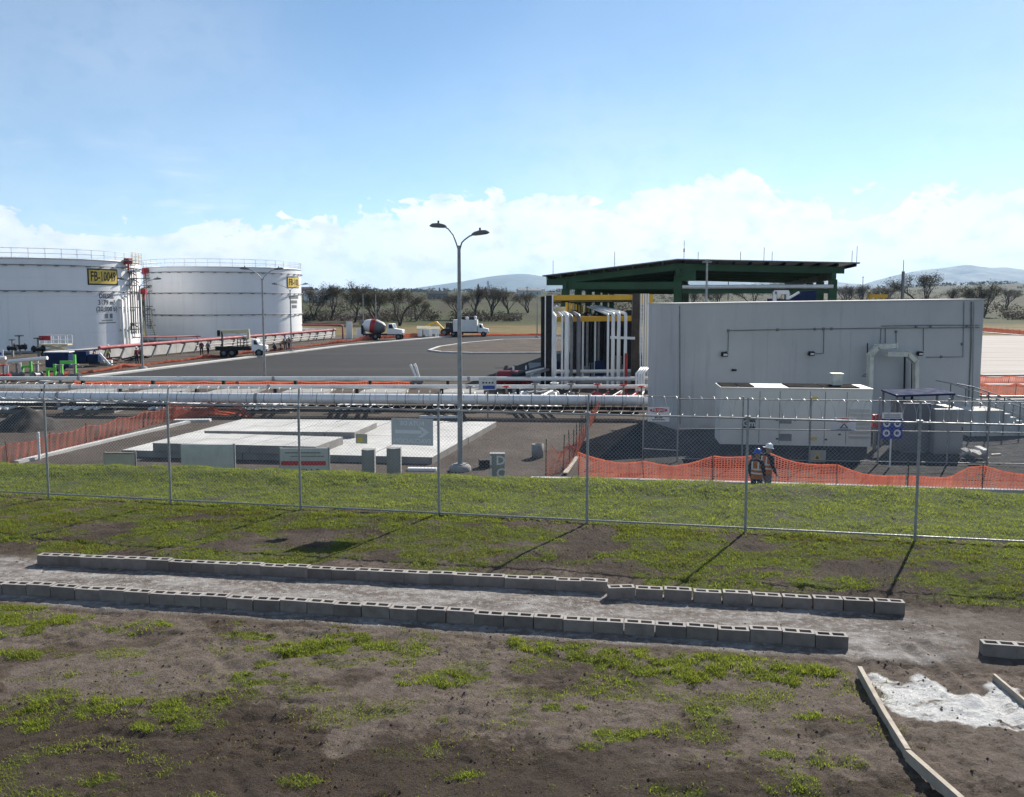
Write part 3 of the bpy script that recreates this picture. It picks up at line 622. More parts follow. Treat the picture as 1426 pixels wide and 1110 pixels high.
# foundation slabs
def slab(name, pts, z0, z1, label, nu=5, nv=2):
    q = [G(px, py, z1) for px, py in pts]; o = empty(name, (q[0].x, q[0].y, 0), 0, label, 'slab'); rr_ = random.Random(nu * 7 + nv)
    def at_(u, v_): return q[0].lerp(q[1], u).lerp(q[3].lerp(q[2], u), v_) - Vector((q[0].x, q[0].y, 0))
    for i in range(nu):
        for j in range(nv):
            e, f = .0016, .004; c4 = [at_((i + a_) / nu + (e if a_ == 0 else -e), (j + b_) / nv + (f if b_ == 0 else -f)) for a_, b_ in ((0, 0), (1, 0), (1, 1), (0, 1))]; dz = rr_.uniform(-.012, .006)
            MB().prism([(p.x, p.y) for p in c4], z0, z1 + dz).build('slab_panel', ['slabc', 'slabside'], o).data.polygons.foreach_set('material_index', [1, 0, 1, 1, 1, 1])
    return o
M['slabside'] = pm('shade_dark_concrete_side', (.24, .23, .215), .9, var=.2, scale=1.2, dirt=.4)  # slab sides coloured darker than the tops, shade put into the concrete
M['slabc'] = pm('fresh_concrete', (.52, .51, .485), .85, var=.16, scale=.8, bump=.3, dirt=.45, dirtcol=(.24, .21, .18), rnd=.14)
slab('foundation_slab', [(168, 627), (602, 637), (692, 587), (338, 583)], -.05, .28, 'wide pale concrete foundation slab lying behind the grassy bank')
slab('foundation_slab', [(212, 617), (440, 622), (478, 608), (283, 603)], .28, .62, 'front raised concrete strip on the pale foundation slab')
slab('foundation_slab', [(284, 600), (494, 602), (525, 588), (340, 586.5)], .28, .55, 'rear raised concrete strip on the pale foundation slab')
o = MB().box((0, 0, .05), (1.1, .25, .1)).build('white_plank', 'white', None, G(588, 655), (0, 0, -.05)); tag(o, 'short white plank lying on the soil near the tall lamp post', 'plank')
o = MB().box((0, 0, .06), (2.2, .3, .12)).build('white_plank', 'white', None, G(612, 582, 0), (0, 0, .02)); tag(o, 'white beam lying behind the foundation slab below the big pipe', 'plank')
o = MB().box((0, 0, .06), (1.9, .4, .12)).build('white_plank', 'concrete', None, G(268, 587, 0), (0, 0, .1)); tag(o, 'pale concrete beam at the left rear corner of the foundation', 'plank')

# soil heap
gx_ = np.linspace(-3.2, 3.2, 46); Xh, Yh = np.meshgrid(gx_, gx_); rr_ = np.hypot(Xh / 2.6, Yh / 2.2) + (fbm(Xh, Yh, 3, 1) - .5) * .35
Zh = np.clip(1 - rr_, -.1, 1) * 1.55 + (fbm(Xh * 3, Yh * 3, 3, 2) - .5) * .16 * (rr_ < 1.05); ii = np.arange(46 * 46).reshape(46, 46)
M['heap'] = pm('dark_soil', (.038, .032, .028), .95, var=.35, scale=3, bump=.5)
Xh, Yh, Zh = Xh * .72, Yh * .72, Zh * .72
o = put(npmesh('soil_heap', np.stack([Xh, Yh, Zh], -1).reshape(-1, 3), np.stack([ii[:-1, :-1].ravel(), ii[:-1, 1:].ravel(), ii[1:, 1:].ravel(), ii[1:, :-1].ravel()], 1), 'heap', True), 'soil_heap', None, G(38, 596))
tag(o, 'heap of dark soil beside the orange barrier on the left', 'heap')

# ================================================================ service building
B1 = Vector((8.24, 40.9, 0)); B2 = Vector((26.2, 46.0, 0)); bd = (B2 - B1).normalized(); bn = Vector((-bd.y, bd.x, 0)); bang = math.atan2(bd.y, bd.x)
BL = (B2 - B1).length; BD = 3.4; bld = empty('service_building', B1, bang, 'plain grey flat roofed service building with conduits and floodlights on its shaded wall', 'building')
t = NT('grey_render'); c = t.coord('Object')
k = t.ramp(t.noise(c, .35, 6, .6), [(.3, (.445, .44, .43)), (.7, (.53, .525, .515))])
k = t.mix(t.math('MULTIPLY', t.smooth(t.noise(t.scale(c, (2.2, 2.2, .18)), .9, 6, .65), .52, .75), .5), k, (.32, .305, .285))
k = t.mix(t.math('MULTIPLY', t.smooth(t.noise(c, .16, 3), .45, .7), .2), k, (.60, .593, .58)); sp = t.node('ShaderNodeSeparateXYZ'); t.l.new(c, sp.inputs[0]); k = t.mix(t.math('MULTIPLY', t.smooth(t.math('ADD', sp.outputs[2], t.math('MULTIPLY', t.noise(c, 1.5, 5, .7), 1.1)), 1.15, .35), .5), k, (.24, .21, .185))
M['render'] = t.set(k, .85); t.bump(t.noise(c, 25, 4), .2, .01)
b = MB(); b.add([(0, 0, -.1), (BL, 0, -.1), (BL, BD, -.1), (0, BD, -.1), (0, 0, 6.28), (BL, 0, 6.50), (BL, BD, 6.50), (0, BD, 6.28)], [(0, 1, 5, 4), (1, 2, 6, 5), (2, 3, 7, 6), (3, 0, 4, 7), (4, 5, 6, 7)])
b.build('wall', 'render', bld)
MB().add([(-.03, -.03, 6.282), (BL + .03, -.03, 6.502), (BL + .03, BD + .03, 6.502), (-.03, BD + .03, 6.282), (-.03, -.03, 6.35), (BL + .03, -.03, 6.57), (BL + .03, BD + .03, 6.57), (-.03, BD + .03, 6.35)], [(0, 1, 5, 4), (1, 2, 6, 5), (2, 3, 7, 6), (3, 0, 4, 7), (4, 5, 6, 7), (3, 2, 1, 0)]).build('coping', 'render', bld)
def W(px, py, off=.05):                              # point on the front wall, in the building's own axes
    p = ONP(px, py, B1 - bn * off, bn) - B1; return Vector((p.dot(bd), p.dot(bn), p.z))
def wall_pipe(name, pts, r=.025, mat='dull', off=.05):
    m = MB(); P_ = [W(x, y, off) for x, y in pts]; m.tube(P_, r, 6)
    return m.build(name, mat, bld)
# rendered panels a hair proud of the wall, leaving seams
for (x0, x1, z0, z1) in ((.35, 5.0, .1, 5.1), (5.05, 10.0, .1, 5.14), (10.05, 17.2, .1, 5.2)):
    MB().bx(x0, x1, -.012, .01, z0, z1).build('wall_panel', 'render', bld)
MB().bx(.02, .13, -.04, .01, 0, 6.2).build('corner_strip', 'render', bld)
wall_pipe('downpipe', [(946.5, 426), (947, 590)], .03)
wall_pipe('conduit', [(1015, 460.5), (1147, 458), (1225, 457), (1364, 456.2)], .022); wall_pipe('conduit', [(1227, 454), (1300, 453), (1364, 453)], .022)
for a_ in (((1014.5, 460.5), (1014, 489), (1010, 490)), ((1147.5, 458), (1147, 492), (1136, 492.5)), ((1286, 456), (1286, 489)), ((1342.5, 420), (1342, 456), (1341, 497), (1290, 497.5)), ((1227, 457), (1226, 478)), ((1233, 457), (1233, 478)), ((1248, 462), (1248, 480))):
    wall_pipe('conduit', a_, .02)
for px, py in ((1014.5, 460.5), (1083, 459.3), (1135, 458.4), (1147, 458), (1158, 458), (1276, 455), (1296, 455), (1347, 454), (1340, 479.5), (1311, 497), (1248, 462)):
    p = W(px, py, .06); MB().box(p, (.1, .08, .13)).build('junction_box', 'dull', bld)
wall_pipe('downpipe', [(1353, 420), (1352.5, 480), (1349, 560)], .035); wall_pipe('downpipe', [(1357, 420), (1354, 600)], .03, 'render')
for px, py in ((1009, 493.5), (1130, 492.5), (1281, 492.5)):
    p = W(px, py, .2); q = MB().box(p, (.30, .16, .20), rx=.25).build('floodlight', 'dark', bld); MB().box(p + Vector((0, -.085, -.015)), (.22, .02, .10), rx=.25).build('lens', 'signwhite', q)
p = W(1021, 515.5, .12); MB().box(p, (.10, .1, .10)).tube([p + Vector((.05, 0, 0)), p + Vector((.16, -.06, 0))], .05, 8).build('wall_camera', 'dark', bld)
# sheet metal ducts
def duct(name, pts, wd, off, label):
    P_ = [W(x, y, off) for x, y in pts]; root = empty(name, B1 + bd * P_[0].x + bn * P_[0].y, bang, label, 'duct'); o0 = Vector((P_[0].x, P_[0].y, 0)); Q = [p - o0 for p in P_]
    for a_, b_ in zip(Q[:-1], Q[1:]):
        e_ = (b_ - a_).normalized() * .08; MB().bar(a_ - e_, b_ + e_, wd, wd, (0, 1, 0)).build('duct_run', 'duct', root)
        MB().bar(b_ - e_ * .4, b_ + e_ * .4, wd + .06, wd + .06, (0, 1, 0)).build('flange', 'duct', root)
    return root
M['duct'] = pm('sheet_zinc', (.66, .65, .57), .5, .2, var=.2, scale=2, dirt=.2)
duct('exhaust_duct', [(1211, 548), (1212, 494), (1222, 483), (1247, 481.5)], .24, .75, 'zinc duct bending up from the generator, higher of the two')
duct('exhaust_duct', [(1236, 493), (1264, 493.5), (1275, 504), (1275, 549)], .24, .75, 'zinc duct bending down towards the cabinets, lower of the two')
wall_pipe('riser_pipe', [(1260, 497), (1259, 556)], .05, 'dark', .3); wall_pipe('riser_pipe', [(1271, 503), (1270, 556)], .07, 'dark', .3)
MB().tube([W(1208, 478, .2), W(1208, 520, .2), W(1200, 524, .2), W(1215, 524, .3)], .03, 6).build('valve_line', 'dark', bld)

# ================================================================ generator set
GA = Vector((A(1003, 600, 35.2).x, 35.2, 0)); GB = Vector((A(1213, 600, 34.5).x, 34.5, 0)); gd = (GB - GA).normalized(); gn = Vector((-gd.y, gd.x, 0)); gang = math.atan2(gd.y, gd.x); GLn = (GB - GA).length
gen = empty('generator_set', GA, gang, 'beige enclosed diesel generator standing in front of the grey building', 'generator')
M['beige'] = pm('beige_enclosure_paint', (.68, .66, .60), .5, var=.06, scale=.5, dirt=.12)
Z0, Z1, GW = .32, 2.74, 1.75
m = MB().bx(0, GLn, 0, GW, Z0, Z1); m.build('enclosure', 'beige', gen)
MB().bx(.1, GLn - .1, .1, GW - .1, 0, Z0 - .003).build('base_frame', 'dark', gen)
def gw(px, py): p = ONP(px, py, GA - gn * .01, gn) - GA; return p.dot(gd), p.z
MB().bx(-.03, GLn + .03, -.03, GW + .03, Z1 + .002, Z1 + .05).build('roof', 'beige', gen)
for x0, x1 in ((.03, .72), (.76, 1.4), (2.85, 4.25), (4.3, 5.75)):
    MB().bx(x0, x1, .12, GW - .15, Z1 + .053, Z1 + .09).build('roof_panel', 'panelblack', gen)
MB().bx(4.85, 5.25, .9, 1.3, Z1 + .09, Z1 + .55).bx(4.80, 5.3, .87, 1.33, Z1 + .55, Z1 + .60).build('exhaust_stub', 'duct', gen)
for px in (1057, 1085, 1127, 1148, 1178):
    x_, _ = gw(px, 600); MB().bx(x_ - .012, x_ + .012, -.012, 0, Z0 + .08, Z1 - .1).build('door_seam', 'dull', gen)
for (a_, b_, c_, d_) in ((1085, 584, 1102, 590), (1085, 604, 1102, 614)):
    x0, z1 = gw(a_, b_); x1, z0 = gw(c_, d_); MB().bx(x0, x1, -.03, 0, z0, z1).build('vent', 'dull', gen)
x0, z1 = gw(1183, 567); x1, z0 = gw(1210, 611)
for i in range(7):
    z_ = z0 + (z1 - z0) * (i + .5) / 7; MB().box(((x0 + x1) / 2, -.03, z_), (x1 - x0, .10, .10), rx=.5).build('louvre', 'beige', gen)
for px, py in ((1082, 585), (1107, 585), (1124, 585), (1150, 612), (1082, 611), (1169, 605)):
    x_, z_ = gw(px, py); MB().box((x_, -.02, z_), (.1, .05, .06)).build('latch', 'black', gen)
x_, z_ = gw(1133, 611); MB().box((x_, -.008, z_), (.3, .014, .15)).build('sticker', 'signyellow', gen)
x_, z_ = gw(1135, 555); MB().box((x_, -.008, z_), (.24, .014, .14)).build('sticker', 'signyellow', gen)
x_, z_ = gw(1043, 590); pl = MB().box((x_, -.008, z_), (.54, .014, .42)).build('logo_plate', 'ink', gen)
letter(pl, 'Gm', .36, x_, z_, 'inkwhite', 'logo', y=-.02)
MB().tube([(GLn - .1, .5, 1.9), (GLn + .25, .3, 1.5), (GLn + .6, .3, 1.3), (GLn + 1.4, .3, 1.3)], .03, 6).build('power_cable', 'black', gen)
o = empty('fire_box', (A(1215, 600, 35.4).x, 35.4, 0)); MB().bx(0, .34, 0, .3, 1.0, 1.55).build('box', 'red', o); MB().bx(.12, .22, .1, .2, 0, .997).build('stand', 'dull', o); tag(o, 'red fire box on a stand at the right end of the generator', 'fire box')

# cabinets at the right of the generator
def cabinet(x0, x1, y0, dep, z1, mat, label):
    r_ = empty('switch_cabinet', ((x0 + x1) / 2, y0, 0), R(-2), label, 'cabinet'); hw = (x1 - x0) / 2
    MB().bx(-hw, hw, 0, dep, .08, z1).build('housing', mat, r_); MB().bx(-hw + .08, hw - .08, .08, dep - .08, 0, .077).build('plinth', 'greyconc', r_)
    for s_ in (0, 1):
        q = MB().bx(-hw + .05 + s_ * hw, s_ * hw - .05, -.02, -.002, .2, z1 - .15).build('door', mat, r_); MB().bx(-.08 + s_ * hw, -.05 + s_ * hw, -.05, -.02, 1.0, 1.2).build('handle', 'black', q)
    return r_
M['cabgrey'] = pm('cabinet_grey', (.26, .26, .262), .5, var=.08, scale=.6, dirt=.15); M['cabdark'] = pm('cabinet_slate', (.12, .125, .14), .5, var=.1, scale=.6, dirt=.15)
xa, xb, xc = A(1259, 600, 34.6).x, A(1297, 600, 34.6).x, A(1341, 600, 34.3).x
cabinet(xa, xb - .02, 34.7, 1.3, 2.15, 'cabdark', 'dark slate switch cabinet under the blue canopy beside the generator'); cabinet(xb, xc, 34.3, 1.7, 1.95, 'cabgrey', 'grey switch cabinet under the blue canopy nearest the stair')
can = empty('equipment_canopy', (xa, 35, 0), 0, 'dark blue sheet canopy over the switch cabinets', 'canopy')
MB().add([(-.1, .2, 2.36), (xc - xa + .1, .2, 2.44), (xc - xa + .1, 1.7, 2.54), (-.1, 1.7, 2.46), (-.1, .2, 2.44), (xc - xa + .1, .2, 2.52), (xc - xa + .1, 1.7, 2.60), (-.1, 1.7, 2.52)], [(0, 3, 2, 1), (4, 5, 6, 7), (0, 1, 5, 4), (1, 2, 6, 5), (2, 3, 7, 6), (3, 0, 4, 7)]).build('roof_sheet', 'blue', can)
for x_ in (-.04, xc - xa + .04):
    for y_ in (.3, 1.6): MB().bx(x_ - .04, x_ + .04, y_ - .04, y_ + .04, 0, 2.45).build('canopy_post', 'dull', can)

# ================================================================ inner compound fence
IP = [(895, 640), (943, 643), (1033, 644), (1127, 645.5), (1222, 647), (1318, 648.5), (1374, 649.5), (1470, 651)]
ipos = [G(px, py) for px, py in IP]; i0_ = ipos[1]; ifn = empty('compound_fence', i0_, 0, 'inner chain link fence enclosing the generator and cabinets', 'fence')
IH = 2.55
for k_, p in enumerate(ipos):
    q = p - i0_; MB().tube([q, q + Vector((0, 0, IH + (.12 if k_ != 0 else 0)))], .033 if k_ else .026, 8).build('post', 'steel', ifn)
for p, q in zip(ipos[:-1], ipos[1:]):
    p = p - i0_; q = q - i0_; short = p.x < -.5; hz = (2.62, .45) if short else (IH, 1.35, .12)
    for z_ in hz: MB().tube([p + Vector((0, 0, z_)), q + Vector((0, 0, z_))], .022, 6).build('rail', 'steel', ifn)
    me_ = chain_link((q - p).length, 2.4, .1, .09, .0022); o = put(me_, 'wire_mesh', ifn, p, (0, 0, math.atan2((q - p).y, (q - p).x))); stuff(o)
icl = ipos[1:]
SIP = G(1080, 645); 
def isign(px0, px1, py0, py1, label, face='signwhite', name='warning_sign', Y=None):
    y_ = (Y or ipos[2].y) - .06; a_ = A(px0, (py0 + py1) / 2, y_); b_ = A(px1, (py0 + py1) / 2, y_); zt = A(px0, py0, y_).z; zb = A(px0, py1, y_).z
    return sign(name, (a_ + b_) / 2, (b_ - a_).length, zt - zb, 0, label, face), (b_ - a_).length, zt - zb
def danger(s, wd, ht):
    p_ = MB(); n_ = 20; p_.add([(wd * .42 * math.cos(2 * PI * i / n_), -.006, ht * .28 + ht * .15 * math.sin(2 * PI * i / n_)) for i in range(n_)], [tuple(range(n_))]); p_.build('red_oval', 'inkred', s)
    letter(s, 'PELIGRO', ht * .24, 0, ht * .28, 'inkwhite', y=-.01)
    MB().add([(-wd * .2, -.006, -ht * .28), (wd * .2, -.006, -ht * .28), (0, -.006, ht * .1), (-wd * .1, -.007, -ht * .22), (wd * .1, -.007, -ht * .22), (0, -.007, ht * .0)], [(0, 1, 4, 3), (1, 2, 5, 4), (2, 0, 3, 5)]).build('triangle', 'ink', s)
    MB().box((0, -.006, -ht * .38), (wd * .6, .003, ht * .06)).build('text_line', 'ink', s)
s, a_, b_ = isign(902, 932, 567, 587, 'white danger sign with a red oval on the short gate panel left of the generator'); danger(s, a_, b_)
s, a_, b_ = isign(1159, 1192, 581, 601, 'white danger sign with a red oval hung in front of the generator louvres'); danger(s, a_, b_)
s, a_, b_ = isign(1126, 1150, 627, 644, 'cream warning plate with a yellow triangle low on the inner fence', 'plywood', 'warning_plate')
MB().add([(-a_ * .3, -.006, -b_ * .3), (a_ * .3, -.006, -b_ * .3), (0, -.006, b_ * .32)], [(0, 1, 2)]).build('triangle', 'signyellow', s); MB().add([(-a_ * .13, -.008, -b_ * .2), (a_ * .13, -.008, -b_ * .2), (0, -.008, b_ * .1)], [(0, 1, 2)]).build('symbol', 'ink', s)
Yp = 31.6; a_ = A(1227, 593, Yp); b_ = A(1257, 593, Yp); zt = A(1240, 575, Yp).z; zb = A(1240, 611, Yp).z; wd = (b_ - a_).length; ht = zt - zb; c_ = (a_ + b_) / 2
s = empty('safety_sign', (c_.x, Yp, 0), 0, 'blue safety equipment sign with four white discs on a post', 'sign')
MB().bx(-wd / 2, wd / 2, -.01, .01, zb, zt).build('panel', 'signblue', s); MB().bx(-wd / 2 + .01, wd / 2 - .01, -.016, -.011, zt - ht * .22, zt - .01).build('header', 'signwhite', s); MB().tube([(-.0, .04, 0), (0, .04, zt - .05)], .035, 8).build('post', 'signwhite', s)
for i_ in (-1, 1):
    for j_ in (0, 1):
        n_ = 16; cz = zb + ht * (.22 + .37 * j_); cx_ = i_ * wd * .25; MB().add([(cx_ + wd * .17 * math.cos(2 * PI * q / n_), -.018, cz + wd * .17 * math.sin(2 * PI * q / n_)) for q in range(n_)], [tuple(range(n_))]).build('disc', 'signwhite', s)
        MB().lathe([(wd * .02, 0), (wd * .09, .0), (wd * .07, .0)], 8).build('symbol', 'signblue', s, (cx_, -.021, cz), (PI / 2, 0, 0))
for i_, f in enumerate((.16, .08)): MB().bx(-wd * .38, wd * .38, -.019, -.017, zt - ht * f - .015, zt - ht * f + .015).build('text_line', 'ink', s)

# ================================================================ stair and ramp at the right of the building
st = empty('access_stair', (21.7, 38.3, 0), R(4), 'concrete stair landing with steel handrails at the right end of the grey building', 'stair')
MB().bx(.2, 1.9, .7, 2.3, 0, 1.25).build('landing', 'concrete', st)
for i_ in range(7): MB().bx(1.9 + i_ * .3, 2.2 + i_ * .3, .7, 2.3, 0, 1.25 - .17 * (i_ + 1)).build('step', 'concrete', st)
rail = lambda pts, r_=.03: MB().tube(pts, r_, 8).build('handrail', 'steel', st)
for y_ in (.62, 2.38):
    rail([(-.6, y_, 2.55), (.2, y_, 2.40), (2.6, y_, 1.62), (4.4, y_, 1.0)]); rail([(-.6, y_, 2.0), (.2, y_, 1.85), (2.6, y_, 1.05), (4.4, y_, .45)], .022)
    for x_ in (.2, 1.0, 1.8, 2.6, 3.5, 4.4): MB().tube([(x_, y_, 0.0), (x_, y_, 2.40 - max(0, x_ - .2) * .33)], .03, 6).build('rail_post', 'dull', st)
MB().bx(.3, 5.0, 3.0, 3.2, .0, 1.5).build('low_wall', 'concrete', st)
rr = random.Random(3); rub = empty('rubble_pile', G(1350, 646), 0, 'pile of broken pale concrete slabs beside the cabinets', 'rubble')
for i_ in range(10): MB().box((rr.uniform(-.1, 1.3), rr.uniform(-.3, 1.2), .08 + rr.random() * .35), (rr.uniform(.25, .6), rr.uniform(.2, .45), .08), rr.uniform(0, 3), rr.uniform(-.5, .5), rr.uniform(-.5, .5)).build('broken_slab', ('greyconc', 'concrete', 'wood')[i_ % 3], rub)
# ================================================================ storage tanks
TR, TH = 12.6, 11.6
t = NT('tank_white'); c = t.coord('Object')
sp = t.node('ShaderNodeSeparateXYZ'); t.l.new(c, sp.inputs[0])
k = t.ramp(t.noise(t.scale(c, (1, 1, .25)), .35, 5, .6), [(.3, (.80, .80, .80)), (.7, (.87, .87, .865))])
k = t.mix(t.math('MULTIPLY', t.smooth(t.noise(t.scale(c, (3, 3, .12)), .8, 6, .7), .52, .78), .28), k, (.50, .46, .41))
M['tank'] = t.set(k, .34); t.bump(t.noise(t.scale(c, (1, 1, .6)), .5, 3), .06, .2)
def tank_angle(cx, cy, px):             # angle on the near side of the shell met by a sight line
    u = (px - CX) / FPX; a = 1 + u * u / .985; d = Vector((u, 1.0)).normalized(); oc = Vector((-cx, -cy)); b = oc.dot(d); c_ = oc.dot(oc) - TR * TR; disc = max(0, b * b - c_)
    t_ = -b - math.sqrt(disc); p = d * t_; return math.atan2(p.y - cy, p.x - cx)
def ring_pts(r, z, a0, a1, n): return [(r * math.cos(a0 + (a1 - a0) * i / n), r * math.sin(a0 + (a1 - a0) * i / n), z) for i in range(n + 1)]
def tank(cx, cy, rings, label):
    tk = empty('storage_tank', (cx, cy, 0), 0, label, 'tank')
    courses = 5
    for i in range(courses):
        z0, z1 = TH * i / courses, TH * (i + 1) / courses; MB().lathe([(TR + .004 * (courses - i), z0 + .004), (TR + .004 * (courses - i), z1 - .004)], 128).build('shell_course', 'tank', tk)
    MB().lathe([(TR + .02, TH), (TR + .12, TH), (TR + .12, TH + .12), (TR - .1, TH + .14), (0, TH + .75)], 96).build('roof', 'tank', tk)
    MB().lathe([(TR + .45, -.05), (TR + .45, .22), (TR, .24)], 96).build('ring_foundation', 'greyconc', tk)
    np_ = 44; post = MB().tube([(0, 0, 0), (0, 0, 1.15)], .04, 5).mesh('rail_post', 'whitepipe')
    for i in range(np_):
        a = 2 * PI * i / np_; put(post, 'rail_post', tk, ((TR + .05) * math.cos(a), (TR + .05) * math.sin(a), TH + .12))
    for z in (.55, 1.15): MB().tube(ring_pts(TR + .05, TH + .12 + z, 0, 2 * PI, 96)[:-1], .035, 5, closed=True).build('top_rail', 'whitepipe', tk)
    for z in rings:
        a0, a1 = R(-200), R(20); MB().tube(ring_pts(TR + .22, z, a0, a1, 90), .055, 6).build('spray_ring', 'dull', tk)
        nb = 26
        for i in range(nb):
            a = a0 + (a1 - a0) * (i + .5) / nb; MB().box(((TR + .12) * math.cos(a), (TR + .12) * math.sin(a), z - .07), (.30, .5, .10), a).build('bracket', 'dull', tk)
    return tk
def bend_text(tk, s, size, ang, z, mat, wscale=1.0, lift=.06):
    me = text_mesh(s, size, .004, bold=.012); me.materials.append(M[mat])
    for v in me.vertices:
        a = ang + v.co.x * wscale / TR; rr_ = TR + lift + v.co.z; v.co = (rr_ * math.cos(a), rr_ * math.sin(a), z + v.co.y)
    return put(me, 'lettering', tk)
def plate(tk, ang, w_, z0, z1, mat, lift, name='name_plate'):
    vs = []; n = 8
    for z in (z0, z1):
        for i in range(n + 1): a = ang + (i / n - .5) * w_ / TR; vs.append(((TR + lift) * math.cos(a), (TR + lift) * math.sin(a), z))
    for z in (z0, z1):
        for i in range(n + 1): a = ang + (i / n - .5) * w_ / TR; vs.append(((TR + .02) * math.cos(a), (TR + .02) * math.sin(a), z))
    N1 = n + 1; fs = [(i, i + 1, N1 + i + 1, N1 + i) for i in range(n)] + [(N1 + i, N1 + i + 1, 3 * N1 + i + 1, 3 * N1 + i) for i in range(n)] + [(2 * N1 + i, 2 * N1 + i + 1, i + 1, i) for i in range(n)] + [(0, N1, 3 * N1, 2 * N1), (n, 2 * N1 + n, 3 * N1 + n, N1 + n)]
    return MB().add(vs, fs).build(name, mat, tk)
T1 = (-64.7, 113.9); T2 = (-48.9, 141.4)
def zt(px, py, T, ang): x = T[0] + TR * math.cos(ang); y = T[1] + TR * math.sin(ang); d = ray(px, py); return CAM_H + d.z * y / d.y
t1 = tank(*T1, [TH - .75, zt(80, 405, T1, tank_angle(*T1, 80))], 'nearer white storage tank with a yellow number plate and black lettering')
t2 = tank(*T2, [TH - .75, zt(300, 408, T2, tank_angle(*T2, 300)), zt(300, 438.5, T2, tank_angle(*T2, 300))], 'farther white storage tank with three pipe rings round its shell')
a = tank_angle(*T1, 148); wp = 4.5
z0, z1 = zt(148, 396.5, T1, a), zt(148, 375, T1, a)
plate(t1, a, wp, z0 - .05, z1 + .05, 'ink', .05, 'plate_border'); plate(t1, a, wp - .35, z0 + .12, z1 - .12, 'signyellow', .07); bend_text(t1, 'FB-10049', 1.75, a, (z0 + z1) / 2, 'ink', .56, .085)
a = tank_angle(*T1, 151); bend_text(t1, 'DIESEL', .88, a, zt(150, 412.5, T1, a), 'ink', .9, .03); bend_text(t1, '3179 m³', .88, a, zt(150, 421.5, T1, a), 'ink', .9, .03); bend_text(t1, '(20,000 b)', .88, a, zt(150, 430.5, T1, a), 'ink', .9, .03)
for dz, w_ in ((446, 1.6), (449.5, 2.6)): z_ = zt(150, dz, T1, a); plate(t1, a, w_, z_ - .06, z_ + .06, 'dull', .03, 'text_line')
for px_ in (149.5, 156): aa = tank_angle(*T1, px_); z_ = zt(px_, 440, T1, aa); plate(t1, aa, .45, z_ - .3, z_ + .3, 'dull', .03, 'symbol')
a = tank_angle(*T2, 411); z0, z1 = zt(411, 401, T2, a), zt(411, 386, T2, a)
plate(t2, a, 4.4, z0, z1, 'ink', .05, 'plate_border'); plate(t2, a, 4.0, z0 + .1, z1 - .1, 'signyellow', .07); bend_text(t2, 'FB-100', 1.5, a, (z0 + z1) / 2, 'ink', .8, .085)
for i, w_ in enumerate((3.4, 2.2, 1.8)): z_ = zt(411, 414 + i * 6.5, T2, a); plate(t2, a, w_, z_ - .25, z_ + .25, 'dull', .03, 'text_line')
def risers(tk, T, pxs, ztop, zbot, r, mat, lift=.35):
    for px_, zt_ in zip(pxs, ztop):
        a = tank_angle(*T, px_); x, y = (TR + lift) * math.cos(a), (TR + lift) * math.sin(a); MB().tube([((TR) * math.cos(a), TR * math.sin(a), zt_), (x, y, zt_ - .1), (x, y, zbot)], r, 6).build('riser_pipe', mat, tk)
        for z_ in (2.5, 5.5, 8.5):
            if z_ < zt_: MB().box(((TR + lift / 2) * math.cos(a), (TR + lift / 2) * math.sin(a), z_), (lift + .1, .16, .12), a).build('pipe_clamp', 'dull', tk)
risers(t1, T1, (179, 182, 185, 188, 190.5), (11.0, 10.2, 10.9, 10.4, 7.6), 1.9, .07, 'brown', .5); risers(t1, T1, (168, 173, 176.5), (6.6, 6.8, 7.0), .3, .16, 'whitepipe', .4)
risers(t2, T2, (208, 211, 214, 217), (11.0, 10.5, 8.0, 5.0), 2.0, .07, 'dull', .5)
for tk, T, lst in ((t1, T1, ((178, 363), (184, 378), (187, 388), (184, 450))), (t2, T2, ((207, 376), (210, 388), (212, 398), (210, 430)))):
    for px_, py_ in lst:
        a = tank_angle(*T, px_); z_ = zt(px_, py_, T, a); q = MB().box(((TR + .6) * math.cos(a), (TR + .6) * math.sin(a), z_), (1.1, 1.5, .12), a).build('platform', 'dull', tk)
        MB().box(((TR + .6) * math.cos(a), (TR + .6) * math.sin(a), z_ - .35), (.9, .1, .1), a, 0, .6).build('brace', 'dull', q)
for tk, T, px_, py_ in ((t1, T1, 178, 364), (t1, T1, 197, 406), (t2, T2, 210, 377)):
    a = tank_angle(*T, px_); z_ = zt(px_, py_, T, a); MB().box(((TR + .5) * math.cos(a), (TR + .5) * math.sin(a), z_), (.7, .9, .8), a).tube([((TR + .5) * math.cos(a), (TR + .5) * math.sin(a), z_ - .4), ((TR + .5) * math.cos(a), (TR + .5) * math.sin(a), z_ - 1.2)], .12, 6).build('foam_chamber', 'red', tk)
# guard cage where the stair reaches the roof of the nearer tank
for px_ in (182, 186, 190, 194):
    a = tank_angle(*T1, px_); MB().bar(((TR + .7) * math.cos(a), (TR + .7) * math.sin(a), TH - .3), ((TR + .7) * math.cos(a), (TR + .7) * math.sin(a), TH + 1.35), .07, .07).build('cage_post', 'cream', t1)
for z_ in (.0, .45, .9, 1.35): MB().tube(ring_pts(TR + .7, TH + z_, tank_angle(*T1, 181), tank_angle(*T1, 195), 8), .04, 5).build('cage_rail', 'cream', t1)
